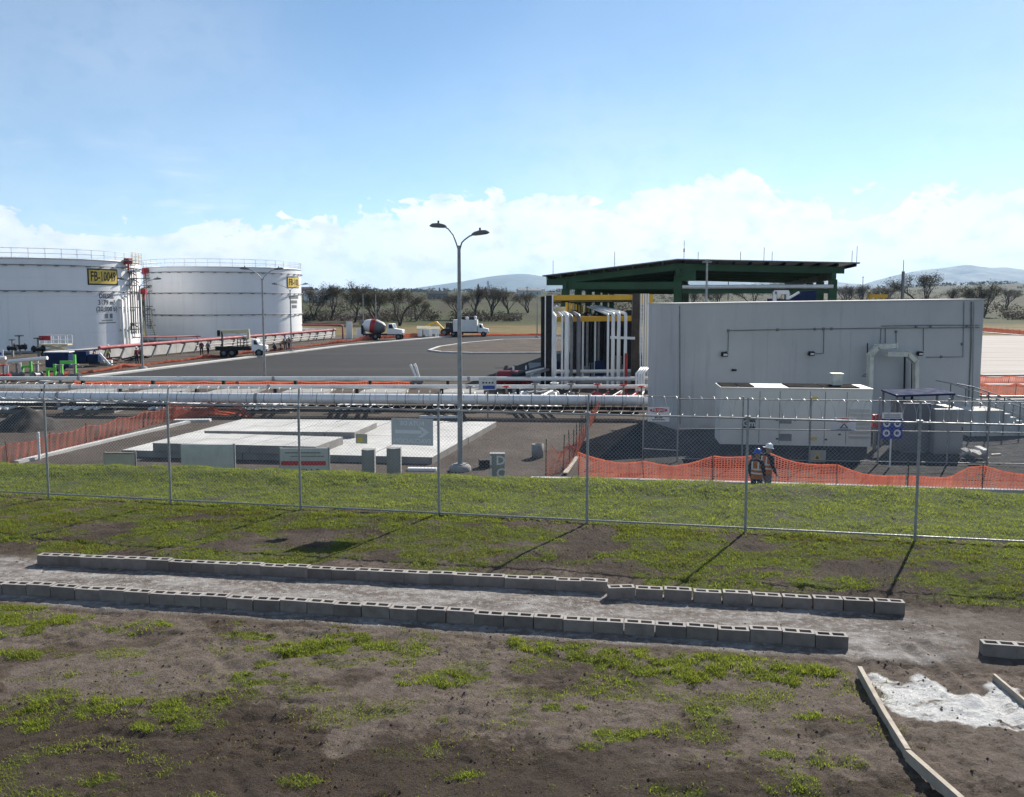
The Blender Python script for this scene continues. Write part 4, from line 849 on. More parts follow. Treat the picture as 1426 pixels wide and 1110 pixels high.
# stair between the tanks
sA, sB = A(203, 442, 126), A(214, 488, 120); st2 = empty('tank_stairway', (sB.x, sB.y, 0), 0, 'cream steel stairway climbing between the two tanks', 'stairway')
qa = sA - st2.location; qb = Vector((0, 0, .1))
for dx in (-.45, .45): MB().bar(qa + Vector((dx, dx, 0)), qb + Vector((dx, dx, 0)), .12, .35).build('stringer', 'cream', st2); MB().tube([qa + Vector((dx, dx, 1.0)), qb + Vector((dx, dx, 1.0))], .05, 5).build('handrail', 'cream', st2)
for i in range(14): p = qb.lerp(qa, (i + .5) / 14); MB().box(p + Vector((0, 0, .1)), (1.2, .5, .05), .8).build('tread', 'dull', st2)

# ---------------------------------------------------------------- containment wall and sloping pipe brackets beside the asphalt road
c0, c1 = G(120, 509), G(488, 471); cd = (c1 - c0).normalized(); cn = Vector((-cd.y, cd.x, 0)); cl_ = (c1 - c0).length; cang = math.atan2(cd.y, cd.x)
dw = empty('containment_wall', c0 + cn * 4, cang, 'low pale concrete containment wall in front of the tanks', 'wall')
npan = 16
for i in range(npan): MB().bx(i * (cl_ + 2) / npan + .02, (i + 1) * (cl_ + 2) / npan - .02, 0, .25, -.1, 1.25).build('wall_panel', 'concrete', dw)
MB().bx(0, cl_ + 2, -.06, .31, 1.253, 1.36).build('coping', 'concrete', dw)
MB().bx(cl_ + 2, cl_ + 2.3, 0, 30, -.1, 1.6).build('end_wall', 'concrete', dw)
fw = empty('fire_main', c0 + cn * 1.8, cang, 'faded red fire water main on slanted brackets along the asphalt', 'pipeline')
MB().tube([(4, 0, 1.5), (cl_ - 2, 0, 1.5)], .20, 10).build('pipe', 'pinkred', fw); MB().tube([(9, .55, 1.45), (cl_ - 2, .55, 1.45)], .13, 8).build('pipe', 'red', fw)
for i in range(21):
    x_ = 5 + i * (cl_ - 8) / 20; MB().bar((x_ - .9, -.1, 0), (x_, -.1, 1.3), .16, .16).bar((x_ - .3, -.1, 1.27), (x_ + .3, .7, 1.27), .14, .14).build('bracket', 'dull', fw)
for z_, o_ in ((.85, -.35), (.5, -.45)): MB().tube([(20, o_, z_), (cl_ - 3, o_, z_)], .07, 6).build('pipe', 'dull', fw)
frm = empty('pipe_portal', A(480, 470, 140) * Vector((1, 1, 0)), 0, 'red pipe portal with white panel at the far end of the fire main', 'portal')
MB().tube([(-7.2, 0, 2.3), (-.6, 0, 2.3), (-.3, 0, 2.1), (-.3, 0, 0)], .17, 8).build('pipe', 'pinkred', frm); MB().bx(.3, 1.3, -.1, .05, .0, 2.9).build('panel', 'white', frm); MB().bx(1.9, 3.7, .4, .6, .0, 1.8).build('low_panel', 'white', frm)
rp = empty('tank_foam_line', (A(186, 470, 104).x, 104, 0), 0, 'thin red pipe running from the nearer tank towards the farther tank', 'pipeline')
zz = A(186, 470, 104).z; xr_ = A(279, 468, 112).x - rp.location.x; MB().tube([(0, 0, zz + .1), (.0, 0, zz), (xr_, 8, A(279, 468, 112).z)], .09, 6).build('pipe', 'red', rp)
for f in (.3, .62, .95): MB().tube([(xr_ * f, 8 * f, 0), (xr_ * f, 8 * f, zz)], .06, 5).build('stand', 'dull', rp)
# ================================================================ product pipelines across the yard
def pipeline(pa, pb, z, r, label, mat='whitepipe', bands=0, ext=(0, 0), n=14):
    a = ONZ(pa, z); b = ONZ(pb, z); d = (b - a).normalized(); a = a - d * ext[0]; b = b + d * ext[1]; L_ = (b - a).length; ang = math.atan2(d.y, d.x)
    o = empty('pipeline', (a.x, a.y, 0), ang, label, 'pipeline'); k = max(1, int(L_ / 11.5))
    for i in range(k): MB().tube([(i * L_ / k + .03, 0, z), ((i + 1) * L_ / k - .03, 0, z)], r, n).build('pipe', mat, o)
    for i in range(1, k): MB().tube([(i * L_ / k - .09, 0, z), (i * L_ / k + .09, 0, z)], r + .025, n).build('flange', 'steel', o)
    for i in range(bands): x = (i + .5) * L_ / bands; MB().tube([(x - .02, 0, z), (x + .02, 0, z)], r + .008, n).build('band', 'steel', o)
    return o, a, d, L_
def ONZ(p, z): return G(p[0], p[1], z)
M['alu'] = pm('aluminium_cladding', (.72, .72, .72), .42, .15, var=.08, scale=1.2, dirt=.12)
PA, PAa, PAd, PAL = pipeline((0, 552), (905, 558), 1.0, .285, 'thick silver clad pipeline, largest of the pipes crossing the yard', 'alu', 46, (8, 1))
pipeline((0, 538.5), (905, 538.5), 1.1, .125, 'slim white pipeline behind the thick silver one', 'whitepipe', 0, (8, 1))
pipeline((0, 527), (905, 527.5), 1.1, .14, 'white pipeline farthest back along the asphalt edge', 'whitepipe', 0, (8, 1))
pipeline((742, 518), (905, 516.5), 1.25, .14, 'short white pipeline in front of the loading rack', 'whitepipe', 0, (0, 1))
pipeline((0, 563), (905, 569), .55, .10, 'dark low pipeline under the thick silver pipe', 'dark', 0, (8, 1), 8)
pipeline((0, 568), (890, 575), .30, .09, 'dark low pipeline nearest the foundation slab', 'brown', 0, (8, 0), 8)
pipeline((0, 556), (905, 561), .5, .10, 'dark low pipeline hidden deepest under the silver pipe', 'dark', 0, (8, 1), 8)
# supports: concrete sleeper, post, painted stays
SUP = ((-28, 'leftmost'), (92, 'second'), (213, 'third'), (336, 'fourth'), (464, 'fifth'), (597, 'sixth'), (716, 'seventh'))
ordn = ['first', 'second', 'third', 'fourth', 'fifth', 'sixth', 'seventh']
for (px, w_), od in zip(SUP, ordn):
    p = G(px + 6, 575); o = empty('pipe_support', p, 0, f'concrete pipe support with white rail beams, {od} from the left edge under the silver pipe', 'pipe support', 'supports under the silver pipe')
    MB().bx(-.35, 2.6, -.1, 12.5, -.05, .22).build('sleeper', 'greyconc', o); MB().bx(-.12, .12, .15, .45, .22, .73).build('post', 'dark', o); MB().bx(-.1, .1, 6.0, 6.25, .22, .95).build('post', 'dark', o); MB().bx(-.1, .1, 11.0, 11.25, .22, .95).build('post', 'dark', o)
    for i in range(5):
        x = .32 + i * .42 + (.3 if i > 2 else 0); MB().bar((x, -1.7, .45), (x - .62, 3.3, .45), .19, .10).build('rail_beam', 'white', o)
# upright arm pair and small valves behind the pipes
o = empty('swing_loader', A(577, 530, 61) * Vector((1, 1, 0)), 0, 'white jointed loader folded up behind the pipes at the asphalt edge', 'loader'); 
MB().tube([(.1, 0, 0), (.1, 0, .9), (-.15, 0, 1.5), (-.30, 0, 1.75)], .09, 8).build('arm', 'white', o); MB().tube([(.45, .2, .3), (.1, .2, 1.6), (0, .2, 1.8)], .09, 8).build('arm', 'white', o); MB().box((.25, .1, .5), (.9, .4, .25)).build('swivel', 'dull', o)
def valve(x, y, z, mat, label, s=1.0, rz=0.0):
    o = empty('gate_valve', (x, y, 0), rz, label, 'valve'); MB().tube([(-.35 * s, 0, z), (.35 * s, 0, z)], .13 * s, 8).tube([(-.28 * s, 0, z), (-.22 * s, 0, z)], .2 * s, 8).tube([(.22 * s, 0, z), (.28 * s, 0, z)], .2 * s, 8).build('body', mat, o)
    MB().tube([(0, 0, z), (0, 0, z + .6 * s)], .05 * s, 6).build('stem', 'dull', o); MB().tube([(.2 * s * math.cos(a), .2 * s * math.sin(a), z + .6 * s) for a in [2 * PI * k / 10 for k in range(10)]], .025 * s, 5, closed=True).bar((-.2 * s, 0, z + .6 * s), (.2 * s, 0, z + .6 * s), .03, .03).build('handwheel', mat, o)
    MB().bx(-.1, .1, -.1, .1, 0, max(.02, z - .13 * s)).build('stand', 'greyconc', o)
    return o
# red horizontal vessel
vx = A(690, 529, 60); o = empty('pressure_vessel', (vx.x, 60, 0), 0, 'dark red horizontal vessel on saddles beside the loading rack', 'vessel'); L_ = A(740, 529, 60).x - vx.x; zc = .85
M['darkred'] = pm('dark_red_paint', (.20, .022, .028), .45, var=.15, scale=1, dirt=.15)
MB().tube([(0, 0, zc), (.08, 0, zc), (.25, 0, zc), (L_ - .25, 0, zc), (L_ - .08, 0, zc), (L_, 0, zc)], [.15, .42, .55, .55, .42, .15], 20).build('drum', 'darkred', o)
for f in (.25, .75): MB().bx(L_ * f - .1, L_ * f + .1, -.45, .45, 0, .5).build('saddle', 'darkred', o)
MB().tube([(L_ * .5, 0, 1.35), (L_ * .5, 0, 1.7)], .08, 8).build('nozzle', 'whitepipe', o); MB().tube([(L_ * .85, 0, 1.3), (L_ * .85, 0, 1.75)], .06, 8).build('nozzle', 'whitepipe', o)

# ================================================================ loading rack
YR = 60.0
lr = empty('loading_rack', (A(830, 540, YR).x, YR, 0), 0, 'dark steel loading rack with yellow beams and rows of vertical pipes', 'loading rack'); LX = lr.location.x
def rk(px, py, Y=YR): p = A(px, py, Y); return Vector((p.x - LX, p.y - YR, p.z))
def col(px, w_, d_, y0, mat, Y=YR, name='column', zt_=None):
    p = rk(px, y0, Y); MB().bx(p.x - w_ / 2, p.x + w_ / 2, p.y - d_ / 2, p.y + d_ / 2, 0, p.z).build(name, mat, lr)
col(756, .26, .4, 413, 'dark', 60.4); col(764.5, .42, .5, 411.5, 'dark'); col(759.5, .07, .1, 411.5, 'white', 59.7, 'edge_pipe'); col(769.5, .09, .1, 411, 'white', 59.7, 'edge_pipe')
col(885.5, .50, .6, 409, 'brown'); col(897, .10, .12, 410, 'dark'); 
for px, mt in ((893, 'white'), (896.5, 'white'), (899.5, 'white'), (903, 'white')): col(px, .09, .12, 409, mt, 59.4, 'cable_pipe')
for px in (890, 901): col(px, .10, .12, 424, 'cream', 61, 'ladder_rail')
for z_ in range(12): p = rk(895.5, 545 - z_ * 11, 61); MB().bar((p.x - .3, 1, p.z), (p.x + .3, 1, p.z), .04, .04).build('rung', 'cream', lr)
def beam(a, b, w_, h_, mat, name='beam'): MB().bar(a, b, w_, h_).build(name, mat, lr)
beam(rk(769, 414.5), rk(881, 414), .3, .36, 'yellow'); beam(rk(774, 444.5, 62), rk(881, 443.5, 62), .3, .38, 'yellow'); beam(rk(889, 416, 62), rk(909, 417, 62), .3, .75, 'yellow')
for i in range(8): beam(rk(789 + i * 4.4, 421 + i * .9, 62.5 + i * 3), rk(789 + i * 4.4, 434 + i * .2, 62.5 + i * 3), .16, .16, 'yellow', 'hanger')
beam(rk(773, 430.5, 61), rk(788, 430, 61), .2, .3, 'cream'); 
for i in range(4): beam(rk(757, 416 + i * 1.5, 66 + i * 7), rk(885, 415 + i * 1.2, 66 + i * 7), .25, .3, 'dark' if i % 2 else 'yellow')
# white product lines rising and turning back along the rack
def riser(px, py, wpx, mat, back, dz=.35, Y=59.0, yb=546):
    p = rk(px, py, Y); r_ = wpx / 2 / FPX * Y; MB().tube([(p.x, p.y, 0.1), (p.x, p.y, p.z - r_ * 2), (p.x, p.y + r_ * .6, p.z - r_ * .6), (p.x, p.y + r_ * 2, p.z), (p.x + back * .03, p.y + back, p.z + dz)], r_, 10).build('riser_pipe', mat, lr)
for px, py, w_, mt, bk in ((772.5, 440, 5.5, 'whitepipe', 30), (783, 440, 3, 'whitepipe', 26), (789.5, 438.5, 6.5, 'whitepipe', 30), (796, 440.5, 4.5, 'dull', 30), (806, 440, 6, 'roofgrey', 30), (847, 438, 3.2, 'whitepipe', 24), (854, 437, 5, 'whitepipe', 24), (862, 436.5, 5, 'whitepipe', 24), (871.5, 437, 4.5, 'whitepipe', 24)):
    riser(px, py, w_, mt, bk)
for i, px in enumerate((800, 812, 818, 823, 829, 834, 838, 843)): riser(px, 446, 2.2 + (i % 3) * .6, ('dark', 'whitepipe', 'dull')[i % 3], 10, Y=64 + i)
for i, px in enumerate((801, 809, 817, 823, 830, 836, 841, 846, 852, 859, 867, 876)): col(px, .45, .5, 432 + (i * 7) % 11, 'dark', 68 + (i * 5) % 17)
MB().tube([rk(872, 492, 58.5) * Vector((1, 1, 0)), rk(872, 492, 58.5)], .11, 8).build('fire_riser', 'red', lr)
beam(rk(850, 470, 59), rk(884, 471, 59), .18, .18, 'whitepipe', 'cross_pipe'); beam(rk(867, 450, 61), rk(882, 478, 61), .12, .16, 'dark', 'brace')
for i in range(4): p = rk(893 + i * 3.4, 512, 58); MB().tube([p, rk(886 + i * 3.4, 520, 55), rk(886 + i * 3.4, 545, 55)], .07, 6).build('cable_pipe', 'white', lr)
# sloping dark conveyor-like trays at the left foot
MB().bar(rk(757, 512), rk(716, 523, 57), .5, .25).build('cable_tray', 'dark', lr); MB().bar(rk(764, 514), rk(735, 523, 56.5), .3, .15).build('cable_tray', 'dull', lr); MB().bar(rk(757, 513, 59.6), rk(733, 519, 57), .12, .12).build('cable_tray', 'whitepipe', lr)
# plinths and pumps on the rack floor
MB().bx(-4.5, 4.6, 2, 22, .02, .3).build('rack_floor', 'greyconc', lr)
for i in range(6): MB().box((-2.4 + i * 1.15, 8 + (i % 3) * 3, .9), (.7, .8, 1.2)).build('pump_box', ('blue', 'dark', 'dull')[i % 3], lr)

# low clutter of small lines and valves between the slab and the rack
rr = random.Random(8); mo = G(668, 572); man = empty('pipe_manifold', mo, 0, 'tangle of small branch pipes under the right half of the silver pipe', 'manifold')
for i in range(15):
    px = 668 + i * 15.5; a = G(px, 572 - rr.random() * 3) - mo; b = a + Vector((1.2 + rr.random(), 5 + rr.random() * 3, 0))
    MB().tube([a + Vector((0, 0, .05)), a + Vector((0, 0, .3)), a + Vector((.15, .5, .38)), b + Vector((0, 0, .38))], .06 + .03 * rr.random(), 8).build('branch_pipe', rr.choice(['whitepipe', 'dull', 'red', 'whitepipe', 'brown']), man)
VL = ['left of the red vessel', 'below the red vessel', 'right of the red vessel', 'under the first white riser', 'under the broad white risers', 'at the middle of the loading rack', 'beside the red fire riser', 'close to the grey building corner']
for i, (px, py, mt) in enumerate(((655, 566, 'dull'), (705, 566, 'red'), (745, 562, 'dull'), (772, 560, 'whitepipe'), (795, 562, 'dull'), (832, 562, 'red'), (868, 564, 'red'), (893, 566, 'red'))):
    p = G(px, py + 2); valve(p.x, p.y, .55, mt, f'gate valve with a handwheel {VL[i]}', 1.25, .4 * i)

# ================================================================ canopy over the truck bays
cA = R(13); ridge = Vector((A(943, 400, 70).x, 70.0, 0)); ca = empty('loading_canopy', ridge, -cA, 'large dark green steel canopy with a low pitched roof behind the grey building', 'canopy')
def cz(px, py, Y): return A(px, py, Y).z
def cl2(v): v = Vector(v) - ridge; return Vector((v.x * math.cos(cA) - v.y * math.sin(cA), v.x * math.sin(cA) + v.y * math.cos(cA), v.z))
YLf = 70 + .225 * 11.6; YRt = 70 - .225 * 14.6
wl = -cl2(A(755, 385, YLf)).x; wr = cl2(A(1198, 368, YRt)).x; zr = cz(943, 362, 70); zl = cz(755, 385, YLf); zR = cz(1198, 367, YRt); DEP = 42
MB().add([(-wl, 0, zl), (0, 0, zr), (0, DEP, zr), (-wl, DEP, zl), (-wl, 0, zl + .1), (0, 0, zr + .1), (0, DEP, zr + .1), (-wl, DEP, zl + .1)], [(0, 3, 2, 1), (4, 5, 6, 7), (0, 1, 5, 4), (2, 3, 7, 6), (3, 0, 4, 7)]).build('roof_sheet', 'roofgrey', ca)
MB().add([(0, 0, zr), (wr, 0, zR), (wr, DEP, zR), (0, DEP, zr), (0, 0, zr + .1), (wr, 0, zR + .1), (wr, DEP, zR + .1), (0, DEP, zr + .1)], [(0, 3, 2, 1), (4, 5, 6, 7), (0, 1, 5, 4), (1, 2, 6, 5), (2, 3, 7, 6)]).build('roof_sheet', 'roofgrey', ca)
def cb(a, b, w_, h_, name='beam', mat='green'): MB().bar(a, b, w_, h_).build(name, mat, ca)
def roofz(x): return zr + (zl - zr) * (-x / wl) if x < 0 else zr + (zR - zr) * (x / wr)
for y_ in (1.2, 9, 17, 25, 33, 41):                    # frames across
    cb((-wl + 1.0, y_, roofz(-wl + 1) - .52), (0, y_, zr - .52), .3, .55, 'rafter'); cb((0, y_, zr - .52), (wr - 1.0, y_, roofz(wr - 1) - .52), .3, .55, 'rafter')
for i in range(9): x_ = -wl + .4 + i * (wl - .4) / 9; cb((x_, .1, roofz(x_) - .13), (x_, DEP - .1, roofz(x_) - .13), .12, .22, 'purlin')
for i in range(11): x_ = .6 + i * (wr - .9) / 10; cb((x_, .1, roofz(x_) - .13), (x_, DEP - .1, roofz(x_) - .13), .12, .22, 'purlin', 'dark')
xl = cl2(A(784, 400, 72)).x; xr2 = cl2(A(1163, 400, 67)).x
for x_ in (xl, 0.0, xr2):
    cb((x_, .6, roofz(x_) - 1.0), (x_, DEP - .6, roofz(x_) - 1.0), .35, .6, 'girder')
    for k_ in range(6): y_ = 1.2 + k_ * 7.6; MB().bx(x_ - .32, x_ + .32, y_ - .28, y_ + .28, 0, roofz(x_) - 1.3).build('column', 'green', ca)
for y_ in (1.2, 9, 17, 25, 33, 41): cb((xl, y_, zl - .80 - y_ * .004), (0, y_, zl - .80 - y_ * .004), .3, .62, 'tie_beam')
cb((0, 1.2, 7.25), (xr2, 1.2, 7.25), .3, .4, 'tie_beam'); MB().tube([(0.4, .8, 7.62), (xr2, .8, 7.62)], .16, 8).build('pipe', 'whitepipe', ca)
MB().bx(.3, 1.5, 1.0, 1.5, roofz(1) - 1.7, roofz(1) - .8).build('gusset', 'green', ca); MB().bx(-wl + .2, -wl + 2.4, 1.0, 1.4, zl - .75, zl - .2).build('gusset', 'green', ca)
for px, py in ((952, 336), (972, 352), (1031, 352), (1063, 347), (1074, 353), (1180, 353), (1197, 347), (852, 350), (760, 362)):
    x_ = cl2(A(px, 365, 70)).x; x_ = min(max(x_, -wl + .1), wr - .1); zt2 = zr + (362 - py) * 70 / FPX + .1; MB().tube([(x_, 1, roofz(x_) + .1), (x_, 1, max(zt2, roofz(x_) + .5))], .025, 5).build('lightning_rod', 'dull', ca)
x_ = cl2(A(952, 365, 70)).x; MB().tube([(x_, 1, zr + .7), (x_, 1, zr + 1.0)], .06, 6).build('rod_clamp', 'dark', ca)
# dark blue wall panel and white frame seen over the roof of the building
o = empty('screen_wall', (A(1075, 415, 62).x, 62, 0), 0, 'dark blue screen wall showing above the grey building roof', 'wall'); x0 = A(1075, 415, 62).x; fx = lambda px: A(px, 415, 62).x - x0; fz = lambda py: A(1100, py, 62).z
MB().add([(fx(1070), 0, 0), (fx(1137), 0, 0), (fx(1137), 0, fz(404)), (fx(1112), 0, fz(406)), (fx(1098), 0, fz(417)), (fx(1070), 0, fz(416)), (fx(1070), .3, 0), (fx(1137), .3, 0), (fx(1137), .3, fz(404)), (fx(1112), .3, fz(406)), (fx(1098), .3, fz(417)), (fx(1070), .3, fz(416))], [(0, 1, 2, 3, 4, 5), (11, 10, 9, 8, 7, 6), (0, 6, 7, 1), (1, 7, 8, 2), (2, 8, 9, 3), (3, 9, 10, 4), (4, 10, 11, 5)]).build('panel', 'blue', o)
MB().bar((fx(1078), -.1, fz(421)), (fx(1078), -.1, fz(406)), .25, .2).bar((fx(1078), -.1, fz(407)), (fx(1097), -.1, fz(407)), .2, .3).bar((fx(1096), -.1, fz(406)), (fx(1096), -.1, fz(417)), .2, .25).bar((fx(1097), -.1, fz(416)), (fx(1112), -.1, fz(407)), .15, .15).build('frame', 'white', o)

# ================================================================ lamp posts
def lamp_head():
    m = MB(); n = 10; rings = []
    for k, (x, w_, zt_, zb_) in enumerate(((0, .05, .05, -.03), (.12, .11, .10, -.05), (.35, .15, .14, -.05), (.6, .14, .12, -.04), (.72, .05, .05, .0))):
        rings.append([(x, w_ * math.cos(2 * PI * i / n), (zt_ if math.sin(2 * PI * i / n) > 0 else -zb_) * math.sin(2 * PI * i / n)) for i in range(n)])
    vs = [q for g in rings for q in g]; m.add(vs, [(i * n + k, i * n + (k + 1) % n, (i + 1) * n + (k + 1) % n, (i + 1) * n + k) for i in range(len(rings) - 1) for k in range(n)], True)
    m.add(rings[0][::-1], [tuple(range(n))]); m.add(rings[-1], [tuple(range(n))]); return m
def lamp_post(loc, rz, label, H=8.6, heads=2, lift2=None, lift=.85, reach=.75, base=True):
    lf = (lift, lift2 or lift)
    o = empty('lamp_post', loc, rz, label, 'lamp post', 'street lamps of the yard')
    MB().tube([(0, 0, .15), (0, 0, H)], [.105, .062], 12).build('pole', 'steel', o)
    if base: MB().lathe([(.42, 0), (.42, .12), (.34, .22), (.1, .25)], 10).build('footing', 'greyconc', o); MB().bx(-.2, .2, -.2, .2, .22, .27).build('base_plate', 'steel', o)
    for k in range(heads):
        s_ = -1 if k == 0 else 1; lift = lf[k]; q = MB().tube([(0, 0, H - .25), (s_ * .12, 0, H + .1), (s_ * .3 * reach / .75, 0, H + lift * .55), (s_ * reach * .75, 0, H + lift * .88), (s_ * reach, 0, H + lift)], .03, 8).build('arm', 'steel', o)
        h = lamp_head().build('lamp_head', 'roofgrey', o, (s_ * (reach - .05), 0, H + lift), (0, -.06, 0 if s_ > 0 else PI)); MB().tube([(.35, 0, .12), (.35, 0, .22)], .035, 6).build('photocell', 'dark', h)
    return o
LPm = G(641, 655); lamp_post(LPm, R(-28), 'tall two armed lamp post rising from a concrete footing behind the grassy bank', H=A(634, 342, LPm.y).z, reach=.62, lift=.72, lift2=.38)
p = G(369, 536); lamp_post(p, R(10), 'slim two armed lamp post on the asphalt edge in front of the farther tank', H=A(364, 388, p.y).z, reach=.95, lift=.7)
p = G(406, 491); lamp_post(p, R(0), 'two armed lamp post on the kerb near the right edge of the farther tank', H=A(402, 404, p.y).z, reach=1.6, lift=.7)
p = G(199, 514); lamp_post(p, R(0), 'two armed lamp post on the kerb in front of the nearer tank', H=A(193, 398, p.y).z, reach=1.4, lift=.6)
for px, tp, lb in ((506.5, 409, 'plain grey pole behind the mixer drum'), (524, 410, 'plain grey pole in front of the mixer truck'), (748, 412, 'grey pole standing left of the loading rack')):
    p = G(px, 473 if px < 700 else 470); lamp_post(p, 0, lb, H=A(px, tp, p.y).z, heads=0)
p = Vector((A(984, 400, 52).x, 52, 0)); o = lamp_post(p, 0, 'grey pole with a small crossbar lamp rising behind the grey building', H=A(984, 366, 52).z, heads=0); H_ = A(984, 366, 52).z
MB().box((0, 0, H_ + .05), (.55, .2, .10)).box((0, 0, H_ + .15), (.2, .2, .14)).build('lamp_bar', 'dull', o)
p = Vector((A(1257, 400, 75).x, 75, 0)); o = empty('lightning_mast', p, 0, 'slender lightning mast behind the right half of the grey building', 'mast'); H_ = A(1257, 362, 75).z; Hm = A(1257, 378, 75).z
MB().tube([(0, 0, 0), (0, 0, Hm)], .14, 8).build('mast_tube', 'dull', o); MB().tube([(0, 0, Hm), (0, 0, H_)], .03, 6).build('rod', 'dull', o)
# yellow gantry top beyond the building
p = Vector((A(1222, 413, 88).x, 88, 0)); o = empty('yellow_gantry', p, 0, 'yellow gantry frame showing above the building roof on the right', 'gantry'); H_ = A(1222, 410, 88).z
MB().bx(-1.0, 1.0, -.2, .2, H_ - .35, H_).build('beam', 'yellow', o)
for x_ in (-.8, -.1, .6): MB().bx(x_ - .1, x_ + .1, -.15, .15, 0, H_ - .35).build('leg', 'yellow', o)
# ================================================================ trees
M['bark'] = pm('dark_bark', (.045, .036, .030), .9, var=.3, scale=3)
def leaf_mat(name, stops):
    t = NT(name); k = t.ramp(t.attr('tone')['Fac'], stops); t.set(k, .7, spec=.2)
    tr = t.node('ShaderNodeBsdfTranslucent'); t.inp(tr.inputs[0], k); ms = t.node('ShaderNodeMixShader'); ms.inputs[0].default_value = .3
    t.l.new(t.b.outputs[0], ms.inputs[1]); t.l.new(tr.outputs[0], ms.inputs[2]); t.l.new(ms.outputs[0], t.o.inputs[0]); return t.m
M['leaf'] = leaf_mat('olive_leaf', [(0, (.034, .029, .022)), (.5, (.066, .060, .036)), (1, (.115, .105, .055))])
M['twig'] = leaf_mat('dry_twig', [(0, (.040, .032, .026)), (.6, (.070, .058, .042)), (1, (.10, .09, .055))])
M['conifer'] = leaf_mat('conifer_leaf', [(0, (.012, .022, .012)), (1, (.03, .05, .022))])
def leaves(P, size, n_each, spread, seed, mat, flat=.8):
    rs = np.random.RandomState(seed); P = np.asarray(P); c = np.repeat(P, n_each, 0) + rs.normal(0, spread, (len(P) * n_each, 3)) * np.array([1, 1, flat]); n = len(c)
    a = rs.normal(0, 1, (n, 3)); a /= np.linalg.norm(a, axis=1)[:, None]; b = rs.normal(0, 1, (n, 3)); b -= a * (a * b).sum(1)[:, None]; b /= np.linalg.norm(b, axis=1)[:, None]
    s_ = size * rs.uniform(.5, 1.4, (n, 1)); V = np.stack([c - a * s_, c + b * s_ * .45, c + a * s_, c - b * s_ * .45], 1); F4 = np.arange(n * 4).reshape(n, 4)
    me = npmesh('crown', V.reshape(-1, 3), F4, mat); tone = np.clip(np.repeat(rs.rand(len(P)), n_each) * .6 + rs.rand(n) * .4, 0, 1); vattr(me, 'tone', np.repeat(tone, 4)); return me
def tree_meshes(seed, H, Wd, leafy, fork=.18, lean=0.0):
    rr = random.Random(seed); m = MB(); tips = []
    def grow_(p, d, ln, r_, lev):
        pts = [p]; q = p.copy(); dd = d.copy()
        for i in range(3):
            dd = (dd + Vector((rr.uniform(-.2, .2), rr.uniform(-.2, .2), rr.uniform(-.05, .14)))).normalized(); q = q + dd * ln / 3; pts.append(q.copy())
        m.tube(pts, [r_, r_ * .86, r_ * .72, r_ * .58], 6 if lev < 2 else 4, cap=False)
        if lev >= 1: tips.append(pts[-1])
        if lev >= 2: tips.append(pts[-1]); tips.append(pts[2])
        if lev >= 3: tips.append(pts[1])
        if lev < 4:
            for k in range(rr.choice((2, 3, 3)) if lev < 3 else 2):
                a = rr.uniform(0, 2 * PI); sp = rr.uniform(.35, .85) * Wd; nd = (dd + Vector((math.cos(a) * sp, math.sin(a) * sp, rr.uniform(-.15, .35)))).normalized(); grow_(pts[-1] if k < 2 else pts[2], nd, ln * rr.uniform(.62, .82), r_ * .56, lev + 1)
    nst = rr.choice((2, 3))
    for k in range(nst):
        a = rr.uniform(0, 2 * PI); grow_(Vector((0, 0, -.2)), Vector((math.cos(a) * .42 + lean, math.sin(a) * .42, 1)).normalized(), H * .30, .22 * H / 10, 0)
    zt_ = max(p.z for p in tips); s_ = H / zt_
    trunk = m.mesh('trunk', 'bark'); trunk.transform(Matrix.Scale(s_, 4)); tp = np.array([tuple(p * s_) for p in tips])
    if leafy: cr = leaves(tp, .14, 10, .50, seed, 'leaf')
    else: cr = leaves(tp, .11, 8, .50, seed, 'twig')
    return trunk, cr
TV = [tree_meshes(31, 10, .8, True), tree_meshes(32, 10, .95, True), tree_meshes(33, 10, .75, False), tree_meshes(34, 10, .9, False), tree_meshes(35, 10, .85, True, lean=.2)]
def tree(px, py, top, var, label, rz, wide=1.0, D=None):
    p = G(px, py) if D is None else A(px, py, D); gz = float(ground_z(p.x, p.y)); H = A(px, top, p.y).z - gz; o = empty('broadleaf_tree', (p.x, p.y, gz), rz, label, 'tree', 'trees beyond the plant'); s_ = H / 10 * (.9 + .25 * ((px * 37) % 10) / 10)
    tk, cr = TV[var]; put(tk, 'trunk', o, scale=(s_ * wide, s_ * wide, s_)); put(cr, 'crown', o, scale=(s_ * wide, s_ * wide, s_)); return o
